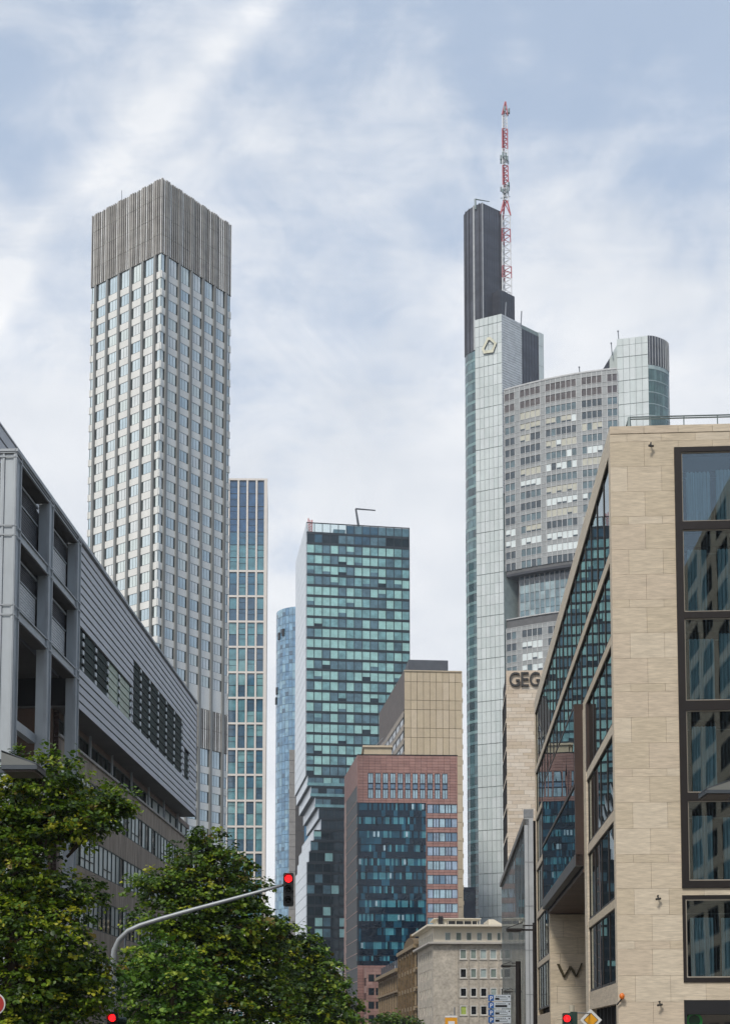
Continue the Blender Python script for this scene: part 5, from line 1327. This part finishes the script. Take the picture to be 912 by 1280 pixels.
#==================================================================== STREET LAMPS
lampm = mat('lamp grey metal', (74, 80, 86), .5, metal=.3); lampg = mat('lamp sloping glass', (112, 114, 110), .3, var=.05); lampb = mat('lamp underside', (84, 74, 66), .6)
def lamp(u, v, Y, tip_u, label, thick=.075, arm=None, m=None, hang=True):
    """u: post pixel column, v: arm height; tip to the left or right"""
    q = P(u, v, Y); dx = (P(tip_u, v, Y).x - q.x); sg = 1 if dx > 0 else -1; Ln = abs(dx)
    th = thing('street_lamp', label, 'street lamp', (q.x, q.y, 0.12), 'wedge hooded street lamps')
    m = m or lampm
    g = MB(); g.tube((q.x, q.y, .1), (q.x, q.y, q.z + .35), thick, 12, r1=thick * .8); g.tube((q.x, q.y, .1), (q.x, q.y, .9), thick * 1.5, 12); g.build('post', m, th)
    g = MB(); hx = q.x + sg * (Ln - .68)
    g.box(min(q.x, hx), max(q.x, hx), q.y - .04, q.y + .04, q.z - .02, q.z + .06); g.box(min(q.x, hx), max(q.x, hx), q.y - .03, q.y + .03, q.z + .2, q.z + .25)
    g.build('arm', m, th)
    x0, x1 = hx, q.x + sg * Ln; hw = .38
    g = MB()   # flat housing tray
    a, b = sorted((x0, x1)); g.box(a, b, q.y - hw, q.y + hw, q.z - .02, q.z + .06); g.build('lamp_housing', m, th)
    g = MB(); g.box(a + .05, b - .05, q.y - hw + .05, q.y + hw - .05, q.z - .06, q.z - .022); g.build('lamp_underside', lampb, th)
    g = MB(); zt = q.z + .34; t_ = .03    # sloping hood: triangle from high edge by the post to the tip
    tri = [(x0, q.z + .062), (x1, q.z + .062), (x0, zt)]
    for (ya, yb, mi) in ((q.y - hw + .03, q.y - hw, 1), (q.y + hw - .03, q.y + hw, 1)):
        A_ = [(x, ya, z) for x, z in tri]; B_ = [(x, yb, z) for x, z in tri]
        g.quad(A_, mi); g.quad(B_[::-1], mi)
        for k in range(3): j = (k + 1) % 3; g.quad([A_[k], A_[j], B_[j], B_[k]], mi)
    g.hexa([(x0, q.y - hw, zt - .03), (x1, q.y - hw, q.z + .07), (x1, q.y + hw, q.z + .07), (x0, q.y + hw, zt - .03), (x0, q.y - hw, zt + .01), (x1, q.y - hw, q.z + .1), (x1, q.y + hw, q.z + .1), (x0, q.y + hw, zt + .01)], 0)
    g.build('lamp_hood', [m, lampg], th)
    return th
lamp(-22, 965, 26, 52, 'large wedge hooded lamp in front of the grey frame at the left edge')
lamp(157, 1147, 58, 194, 'wedge hooded lamp on a thin post between the two left trees', .06)
lamp(253.5, 1214, 98, 275, 'small wedge hooded lamp half buried in the big tree', .06)
lamp(948, 994, 32, 877, 'large wedge hooded lamp entering at the right edge over the windows')
lamp(667, 1163, 62, 633, 'wedge hooded lamp on dark post in front of the glass annex', .085, m=M['bronze'])
lamp(647, 1208, 95, 626, 'lower wedge hooded lamp at the dark column near the direction signs', .22, m=M['bronze'])
lamp(645, 1240, 125, 629, 'lowest and smallest wedge hooded lamp, just above the direction signs', .22, m=M['bronze'])

#==================================================================== TRAFFIC SIGNALS
redlit = mat('lit red lens', (255, 40, 40), .3, emit=((255, 26, 30), 1.6)); offl = mat('unlit lens', (26, 28, 26), .25); housing = mat('signal housing', (20, 24, 24), .55); hgreen = mat('green signal housing', (24, 52, 42), .55)
def signal_head(c, n, parent, hm, s=1., sides=.15, lit=True):
    """three lens head; c centre, n facing direction (toward viewer)"""
    c = Vector(c); n = Vector((n[0], n[1], 0)).normalized(); e = Vector((-n.y, n.x, 0)) ; f = Fr((c.x, c.y), (e.x, e.y)); 
    if (f.n - Vector((n.x, n.y))).length > .1: f = Fr((c.x, c.y), (-e.x, -e.y))
    h = .93 * s; w_ = .145 * s
    g = MB()
    # rounded housing
    pts = []
    for (sx_, sz_) in ((1, 1), (-1, 1), (-1, -1), (1, -1)):
        for k in range(5):
            a = {(1, 1): 0, (-1, 1): 90, (-1, -1): 180, (1, -1): 270}[(sx_, sz_)] + k * 22.5
            pts.append((sx_ * (w_ - .05) + .05 * math.cos(R(a)), sz_ * (h / 2 - .05) + .05 * math.sin(R(a))))
    F_ = [f.p(x, c.z + z, .0) for x, z in pts]; B_ = [f.p(x * .9, c.z + z * .97, -.2) for x, z in pts]
    g.quad(F_[::-1]); g.quad(B_); k_ = len(pts)
    for k in range(k_): j = (k + 1) % k_; g.quad([F_[k], F_[j], B_[j], B_[k]])
    g.build('signal_housing', hm, parent)
    for i, dz in enumerate((.3 * s, 0, -.3 * s)):
        q = f.p(0, c.z + dz, .012); g = MB(); g.disc(q, (f.n.x, f.n.y, 0), .10 * s, .02, 20); sphere_mesh(g, q, .085 * s, 6, sz=1)
        ls = g.build('lens', redlit if i == 0 and lit else offl, parent, smooth=False)
        g = MB(); r_ = .118 * s; n_ = 14      # visor: open tunnel
        for k in range(n_):
            a0 = R(-20 + 220 * k / n_); a1 = R(-20 + 220 * (k + 1) / n_)
            def v_(a, rr_, d): return f.p(rr_ * math.cos(a), c.z + dz + rr_ * math.sin(a), d)
            g.hexa([v_(a0, r_, 0.0), v_(a1, r_, 0.0), v_(a1, r_, .2 * s), v_(a0, r_, .2 * s), v_(a0, r_ + .01, 0), v_(a1, r_ + .01, 0), v_(a1, r_ + .01, .2 * s), v_(a0, r_ + .01, .2 * s)])
        g.build('visor', hm, parent)
Ys = 38.
base = P(140.5, 1250, Ys); th = thing('mast_arm_signal', 'long curved grey mast arm carrying a red traffic light over the street', 'traffic light', (base.x, base.y, .12))
pts = [(base.x, Ys, .1)]
for (u, v) in ((141, 1240), (141.5, 1205), (143, 1188), (149, 1175), (160, 1164), (175, 1157), (200, 1149), (240, 1137.5), (290, 1124), (330, 1113), (353, 1106.5)): q = P(u, v, Ys); pts.append((q.x, q.y, q.z))
rad = [.11, .095, .085, .078, .075, .073, .071, .068, .062, .055, .046, .04]
g = MB(); g.path(pts, rad, 14); g.build('mast_arm', mat('grey painted mast', (150, 154, 156), .45, metal=.25, var=.08, scale=3), th, smooth=True)
hc = P(360.5, 1112, Ys - .1); signal_head(hc, (0, -1), th, housing, 1.02)
g = MB(); q = P(352, 1106.5, Ys); g.tube(q, (hc.x - .1, Ys + .12, q.z - .0), .03, 8); g.build('bracket', housing, th)
c2 = P(140.5, 1286, Ys - .25); t2 = thing('pole_signal', 'red traffic light low on the mast pole among the leaves', 'traffic light', (c2.x, c2.y, .12))
signal_head(c2, (0, -1), t2, housing, 1.0); g = MB(); g.box(c2.x + .1, c2.x + .3, c2.y - .02, c2.y + .06, c2.z + .2, c2.z + .26); g.build('bracket', hgreen, t2)
c2b = P(152, 1276, Ys); g = MB(); g.disc(c2b, (.8, .6, 0), .1, .25, 14); g.build('side_head', hgreen, t2)
c3 = P(711, 1286, 40); t3 = thing('post_signal', 'red traffic light on a post in front of the entrance wall with letter W', 'traffic light', (c3.x, c3.y, .12))
signal_head((c3.x - .06, c3.y, c3.z), (-.25, -1), t3, hgreen, 1.0)
g = MB(); g.tube((c3.x + .12, c3.y + .25, .1), (c3.x + .12, c3.y + .25, P(711, 1256, 40).z), .075, 12); g.build('post', mat('beige post', (176, 168, 148), .6), t3)
g = MB(); g.box(c3.x + .06, c3.x + .24, c3.y - .02, c3.y + .2, c3.z - .45, c3.z + .5); g.build('side_head', hgreen, t3)
# priority road sign on a bracket
c4 = P(738, 1275, 41.5); t4 = thing('priority_road_sign', 'diamond shaped yellow and white road sign beside the post signal', 'road sign', (c4.x, c4.y, .12))
f4 = Fr((c4.x, c4.y), (1, 0))
def diamond(mb, f, z, r_, d0, d1, m=0):
    q = [(0, -r_), (r_, 0), (0, r_), (-r_, 0)]; A_ = [f.p(x, z + y, d1) for x, y in q]; B_ = [f.p(x, z + y, d0) for x, y in q]
    mb.quad(A_, m); mb.quad(B_[::-1], m)
    for k in range(4): j = (k + 1) % 4; mb.quad([A_[k], B_[k], B_[j], A_[j]], m)
g = MB(); diamond(g, f4, c4.z, .335, -.02, .0); g.build('sign_plate', mat('sign white', (215, 215, 210), .5), t4)
g = MB(); diamond(g, f4, c4.z, .205, .003, .008); g.build('yellow_face', mat('sign yellow', (228, 160, 20), .5), t4)
g = MB()
q = [(0, -.33), (.33, 0), (0, .33), (-.33, 0)]
for k in range(4):
    a = q[k]; b = q[(k + 1) % 4]; g.tube(f4.p(a[0] * .66, c4.z + a[1] * .66, .006), f4.p(b[0] * .66, c4.z + b[1] * .66, .006), .008, 4)
g.build('black_line', M['black'], t4)
g = MB(); g.tube((c3.x + .12, c3.y + .25, c4.z + .2), (c4.x, c4.y + .05, c4.z + .2), .02, 8); g.tube((c4.x, c4.y + .05, .1), (c4.x, c4.y + .05, c4.z + .25), .03, 8); g.build('post', M['steel'], t4)
# no entry style red disc at the left edge
c5 = P(-7, 1255, 30); t5 = thing('round_red_sign', 'round red sign with white rim cut by the left edge', 'road sign', (c5.x, c5.y, .12)); g = MB(); g.disc(c5, (0, -1, 0), .25, .02, 32); g.build('rim', mat('rim white', (210, 208, 204), .5), t5)
g = MB(); g.disc(c5 + Vector((0, -.014, 0)), (0, -1, 0), .22, .01, 32); g.build('red_face', mat('sign red', (170, 36, 26), .5), t5)
g = MB(); g.tube((c5.x, c5.y + .05, .1), (c5.x, c5.y + .05, c5.z + .2), .035, 8); g.build('post', M['steel'], t5)
# parking guidance boards
Yd = 60.; t6 = thing('direction_board', 'stacked grey direction boards with blue squares before the annex', 'sign', tuple(P(624, 1290, Yd).xy) + (.12,))
grb = mat('board grey', (176, 184, 190), .5, var=.05); blu = mat('board blue', (20, 84, 150), .5); wht = mat('board white', (225, 225, 225), .5)
fd = Fr(Vector(P(610, 1270, Yd).xy), (1, 0)); x0, x1 = 0, fd.s_(638, 1270)
for k in range(6):
    za, zb = fd.z(620, 1243.5 + 9.1 * k + 8.0), fd.z(620, 1243.5 + 9.1 * k); h = zb - za; bw = .24
    g = MB(); fd.box(g, bw + .01, x1, za, zb, -.05, 0); bd = g.build('board', grb, t6)
    g = MB(); fd.box(g, 0, bw, za + .01, zb - .01, -.05, .002); sq = g.build('blue_square', blu, t6)
    text_mesh('P', h * .95, .01, fd.p(.06, za + h * .14, .006), (1, 0, 0), (0, -1, 0), 'letter', wht, sq)
    g = MB(); fd.box(g, bw + .06, x1 - .16, za + h * .2, zb - h * .45, .001, .006, 0); fd.box(g, x1 - .5, x1 - .17, za + h * .25, zb - h * .5, .008, .01, 1) if k != 1 else None
    for j in range(5): fd.box(g, bw + .1 + j * .09, bw + .15 + j * .09, zb - h * .32, zb - h * .2, .001, .004, 0)
    fd.box(g, x1 - .1, x1 - .04, zb - h * .4, zb - h * .2, .001, .006, 0); g.build('display', [M['black'], grb], bd)
g = MB()
for x in (.12, x1 - .1): g.tube(fd.p(x, .1, -.1), fd.p(x, fd.z(620, 1243), -.1), .035, 8)
g.build('post', M['steel'], t6)
# yellow sign
fy = Fr(Vector(P(556, 1275, 70).xy), (1, 0)); t7 = thing('yellow_sign', 'yellow and white sign at the bottom in front of the pale stone building', 'sign', fy.pl(0) + (.12,)); w7 = fy.s_(571, 1275)
g = MB(); fy.box(g, 0, w7, fy.z(560, 1296), fy.z(560, 1272), -.06, 0); yb = g.build('yellow_panel', mat('warm yellow', (226, 156, 24), .5), t7)
g = MB(); fy.box(g, 0, w7, fy.z(560, 1271.6), fy.z(560, 1269.5), -.06, .0); g.build('white_header', wht, t7)
g = MB(); fy.box(g, w7 * .25, w7 * .8, fy.z(560, 1281), fy.z(560, 1276.5), .002, .01); g.build('symbol', wht, yb)
g = MB(); g.tube(fy.p(w7 / 2, .1, -.1), fy.p(w7 / 2, fy.z(560, 1268), -.1), .04, 8); g.tube(fy.p(w7 * .8, fy.z(560, 1270), -.1), fy.p(w7 * .8, fy.z(560, 1259), -.1), .035, 8); g.build('post', M['steel'], t7)

#==================================================================== TREES
def leafmat(name, c, c2, tr=.25):
    m = mat(name, c, .5, var=.2, scale=1.5, c2=c2); t = m.node_tree; N = t.nodes; L = t.links; b = N['Principled BSDF']
    ts = N.new('ShaderNodeBsdfTranslucent'); mx = N.new('ShaderNodeMixShader'); mx.inputs[0].default_value = tr
    src = b.inputs['Base Color'].links[0].from_socket; L.new(src, ts.inputs['Color']); L.new(b.outputs[0], mx.inputs[1]); L.new(ts.outputs[0], mx.inputs[2])
    L.new(mx.outputs[0], N['Material Output'].inputs[0]); return m
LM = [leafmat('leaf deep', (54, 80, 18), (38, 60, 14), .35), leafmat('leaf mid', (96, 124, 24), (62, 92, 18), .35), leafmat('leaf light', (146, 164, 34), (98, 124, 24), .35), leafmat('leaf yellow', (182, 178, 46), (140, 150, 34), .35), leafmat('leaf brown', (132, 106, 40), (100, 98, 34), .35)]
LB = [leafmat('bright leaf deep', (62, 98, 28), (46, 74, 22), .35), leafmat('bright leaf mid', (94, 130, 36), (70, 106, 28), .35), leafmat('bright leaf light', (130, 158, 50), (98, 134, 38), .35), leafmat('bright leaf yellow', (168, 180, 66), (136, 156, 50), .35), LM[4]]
bark = mat('bark', (70, 58, 46), .95, var=.3, scale=4, stretch=(1, 1, .2), bump=.4)
def tree(label, base_uvY, blobs, Y, n_per_m2, leaf, mats, seed, wts=(.32, .38, .22, .06, .02), name='lime_tree', top=None):
    """blobs: (u, v, ru, rv, dY) ellipsoids of the crown in world size at depth Y+dY"""
    rs = np.random.RandomState(seed); k = Y / F
    bx = P(base_uvY, 1290, Y).x
    th = thing(name, label, 'tree', (bx, Y, .12), 'street trees')
    B = []
    for (u, v, ru, rv, dy) in blobs:
        c = P(u, v, Y + dy); B.append((np.array(c), np.array([ru * k, max(ru * k * .8, rv * k), rv * k])))
    # trunk and limbs
    g = MB(); zlow = min(b[0][2] - b[1][2] for b in B); zt = max(b[0][2] for b in B)
    z1 = max(2.2, min(zlow + .8, 3.2)); rt = .024 * zt + .05
    P0 = [Vector((bx, Y, 0.1)), Vector((bx + .05, Y, z1 * .5)), Vector((bx - .03, Y + .05, z1)), Vector((bx + .08, Y, (z1 + zt) / 2)), Vector((bx, Y, zt))]
    g.path(P0, [rt * 1.4, rt, rt * .9, rt * .55, .03], 12)
    for c, r_ in B:
        st = Vector((bx, Y, z1 + (zt - z1) * rs.uniform(.3, .75))); e = Vector(c); st.z = min(st.z, e.z - .15) if e.z > z1 else st.z
        mid = st.lerp(e, .5) + Vector(((bx - e.x) * .25, 0, abs(e.x - bx) * .12 + .2)); g.path([st, mid, e], [rt * .30, rt * .16, .02], 8)
        for q in range(5):
            d = rs.normal(size=3); d /= np.linalg.norm(d); tip = Vector(c + d * r_ * .85); s_ = st.lerp(e, rs.uniform(.4, .95)); g.path([s_, s_.lerp(tip, .5) + Vector((0, 0, .12)), tip], [rt * .16, rt * .1, .012], 5)
    g.build('trunk', bark, th, smooth=True)
    # leaf sprays: flat, layered, drooping tips
    cen = []; dirs = []
    for c, r_ in B:
        area = 4 * math.pi * ((r_[0] * r_[1]) ** 1.6 / 3 + (r_[0] * r_[2]) ** 1.6 / 3 + (r_[1] * r_[2]) ** 1.6 / 3) ** (1 / 1.6)
        n = int(area * n_per_m2)
        d = rs.normal(size=(n, 3)); d /= np.linalg.norm(d, axis=1)[:, None]
        # lumpy surface: radius modulated so the outline is uneven
        lump = 1 + .16 * np.sin(d[:, 0] * 7 + c[0] * 3) * np.cos(d[:, 2] * 9 + c[2] * 5) + .10 * np.sin(d[:, 1] * 13 + d[:, 2] * 17)
        rad = (1 - rs.rand(n) ** 2.2 * .75) * lump
        cen.append(c + d * r_ * rad[:, None]); dirs.append(d)
    cen = np.concatenate(cen); dirs = np.concatenate(dirs)
    # layered density: drop sprays in wavy horizontal gaps
    lay = np.sin(cen[:, 2] * (2 * math.pi / max(.55, k * 26)) + np.sin(cen[:, 0] * 1.7 + seed) * 2.0 + np.sin(cen[:, 1] * 1.3) * 1.5)
    keep = rs.rand(len(cen)) < np.clip(.72 + .45 * lay, .18, 1); cen = cen[keep]; dirs = dirs[keep]; lay = lay[keep]
    nl = 15; n = len(cen); spr = leaf * 3.4
    # spray axis: outward + slightly down
    ax = dirs * np.array([1, 1, .25]) + rs.normal(scale=.45, size=(n, 3)) * np.array([1, 1, .35]); ax /= np.linalg.norm(ax, axis=1)[:, None]
    side = np.cross(ax, np.array([0, 0, 1.])); side /= (np.linalg.norm(side, axis=1)[:, None] + 1e-6)
    t_ = rs.rand(n, nl); w_ = rs.normal(scale=.33, size=(n, nl))
    pos = cen[:, None, :] + ax[:, None, :] * (t_ * spr)[..., None] + side[:, None, :] * (w_ * spr)[..., None] + np.array([0, 0, -1.])[None, None, :] * ((t_ ** 2) * spr * .35)[..., None] + rs.normal(scale=leaf * .45, size=(n, nl, 3))
    pos = pos.reshape(-1, 3); m = len(pos)
    nrm = rs.normal(scale=.55, size=(m, 3)) + np.array([0, 0, 1.]) + np.repeat(dirs, nl, 0) * .45; nrm /= np.linalg.norm(nrm, axis=1)[:, None]
    a = rs.normal(size=(m, 3)); a -= nrm * (a * nrm).sum(1)[:, None]; a /= np.linalg.norm(a, axis=1)[:, None]; b = np.cross(nrm, a)
    L_ = leaf * np.clip(rs.lognormal(0, .32, size=(m, 1)), .45, 1.7)
    # leaf: 6-point heart-like outline, folded slightly along the middle
    sh = [(-.5, 0, 0), (-.22, .40, .08), (.2, .36, .08), (.58, 0, -.04), (.2, -.36, .08), (-.22, -.40, .08)]
    V = np.stack([pos + a * L_ * x + b * L_ * y + nrm * L_ * z for x, y, z in sh], 1).reshape(-1, 3) - np.array([bx, Y, .12])
    idx = np.arange(m) * 6
    F4 = np.concatenate([np.stack([idx, idx + 3, idx + 2, idx + 1], 1), np.stack([idx, idx + 5, idx + 4, idx + 3], 1)])
    me = bpy.data.meshes.new('crown'); me.vertices.add(len(V)); me.vertices.foreach_set('co', V.ravel())
    me.loops.add(F4.size); me.loops.foreach_set('vertex_index', F4.ravel().astype(np.int32)); me.polygons.add(len(F4)); me.polygons.foreach_set('loop_start', np.arange(len(F4)) * 4)
    # colour by spray with a lighter share at outer tips
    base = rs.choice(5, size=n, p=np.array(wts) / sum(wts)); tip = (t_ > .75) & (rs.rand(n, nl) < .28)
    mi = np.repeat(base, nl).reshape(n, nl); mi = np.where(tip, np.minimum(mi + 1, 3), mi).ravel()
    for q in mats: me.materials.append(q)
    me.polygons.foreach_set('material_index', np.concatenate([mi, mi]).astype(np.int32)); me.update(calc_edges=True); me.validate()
    o = bpy.data.objects.new('crown', me); COL.objects.link(o); o.parent = th; ORI[o.name] = ORI[th.name]
    return th
tree('large lime tree at the left edge with a bough reaching right', 12,
     [(58, 974, 46, 38, 0), (112, 998, 42, 24, .3), (148, 1000, 24, 15, .2), (20, 1000, 50, 42, .4), (-15, 1040, 60, 50, 0), (50, 1030, 48, 26, .3), (88, 1030, 52, 24, -.2), (124, 1014, 38, 22, .1), (30, 1085, 46, 36, -.4), (5, 1120, 60, 55, .3), (75, 1118, 50, 26, .2), (45, 1165, 68, 45, -.5), (96, 1205, 42, 28, .4), (60, 1230, 76, 46, 0), (98, 1245, 36, 34, .5), (0, 1230, 60, 70, .6), (50, 1305, 78, 44, 0)],
     33, 33, .087, LM, 3)
tree('broad dark green lime tree behind the curved signal arm', 258,
     [(257, 1050, 17, 20, 0), (243, 1072, 34, 20, .2), (278, 1080, 34, 22, 0), (205, 1106, 42, 20, -.4), (250, 1112, 60, 28, 0), (300, 1118, 40, 26, .5), (225, 1150, 58, 28, -.6), (290, 1160, 62, 34, 0), (325, 1175, 36, 38, .6), (240, 1205, 80, 44, -.4), (310, 1225, 62, 50, .4), (255, 1280, 100, 50, 0)],
     50, 17, .12, LM, 8, (.38, .38, .18, .03, .03))
tree('young bright green tree low in front of the broad lime tree', 215,
     [(205, 1200, 34, 26, 0), (235, 1232, 40, 30, 0), (190, 1250, 42, 34, .4), (225, 1290, 60, 36, 0), (165, 1225, 22, 20, .3)],
     46, 13, .125, LB, 12, (.4, .38, .18, .04, 0), name='young_tree')
tree('dark tree right of the broad lime tree, behind the red signal', 362,
     [(357, 1166, 16, 16, 0), (370, 1182, 26, 22, .2), (348, 1205, 30, 28, 0), (382, 1222, 30, 32, .3), (352, 1250, 44, 34, 0), (385, 1275, 50, 36, 0)],
     66, 10, .16, LM, 15, (.5, .35, .12, .02, .01))
tree('yellow green tree at the right end of the tree row', 408,
     [(392, 1198, 16, 18, 0), (404, 1215, 20, 20, 0), (414, 1240, 24, 24, .3), (428, 1262, 20, 18, 0), (400, 1265, 34, 34, 0), (436, 1285, 26, 18, 0)],
     78, 9, .18, LB, 19, (.2, .36, .3, .1, .04))
tree('small dark round tree in front of the mansard house', 484,
     [(484, 1280, 14, 12, 0), (494, 1284, 12, 10, 0), (478, 1290, 14, 12, 0)], 150, 3, .3, LM, 23, (.7, .28, .02, 0, 0), name='small_tree')
tree('small dark round tree at the foot of the gabled house', 505,
     [(503, 1277, 13, 12, 0), (513, 1284, 12, 11, 0), (499, 1290, 14, 12, 0)], 140, 3, .3, LM, 29, (.7, .28, .02, 0, 0), name='small_tree')

#==================================================================== AIR
hz = MB(); hz.box(-420, 420, -140, 760, -2, 345)
ho = hz.build('haze', [bpy.data.materials.new('haze air')], None, kind='stuff')
hm = ho.data.materials[0]; hm.use_nodes = True; ht = hm.node_tree; ht.nodes.remove(ht.nodes['Principled BSDF'])
pv = ht.nodes.new('ShaderNodeVolumePrincipled'); pv.inputs['Color'].default_value = (.86, .9, .95, 1); pv.inputs['Density'].default_value = .00018; pv.inputs['Anisotropy'].default_value = .2
ht.links.new(pv.outputs[0], ht.nodes['Material Output'].inputs['Volume'])
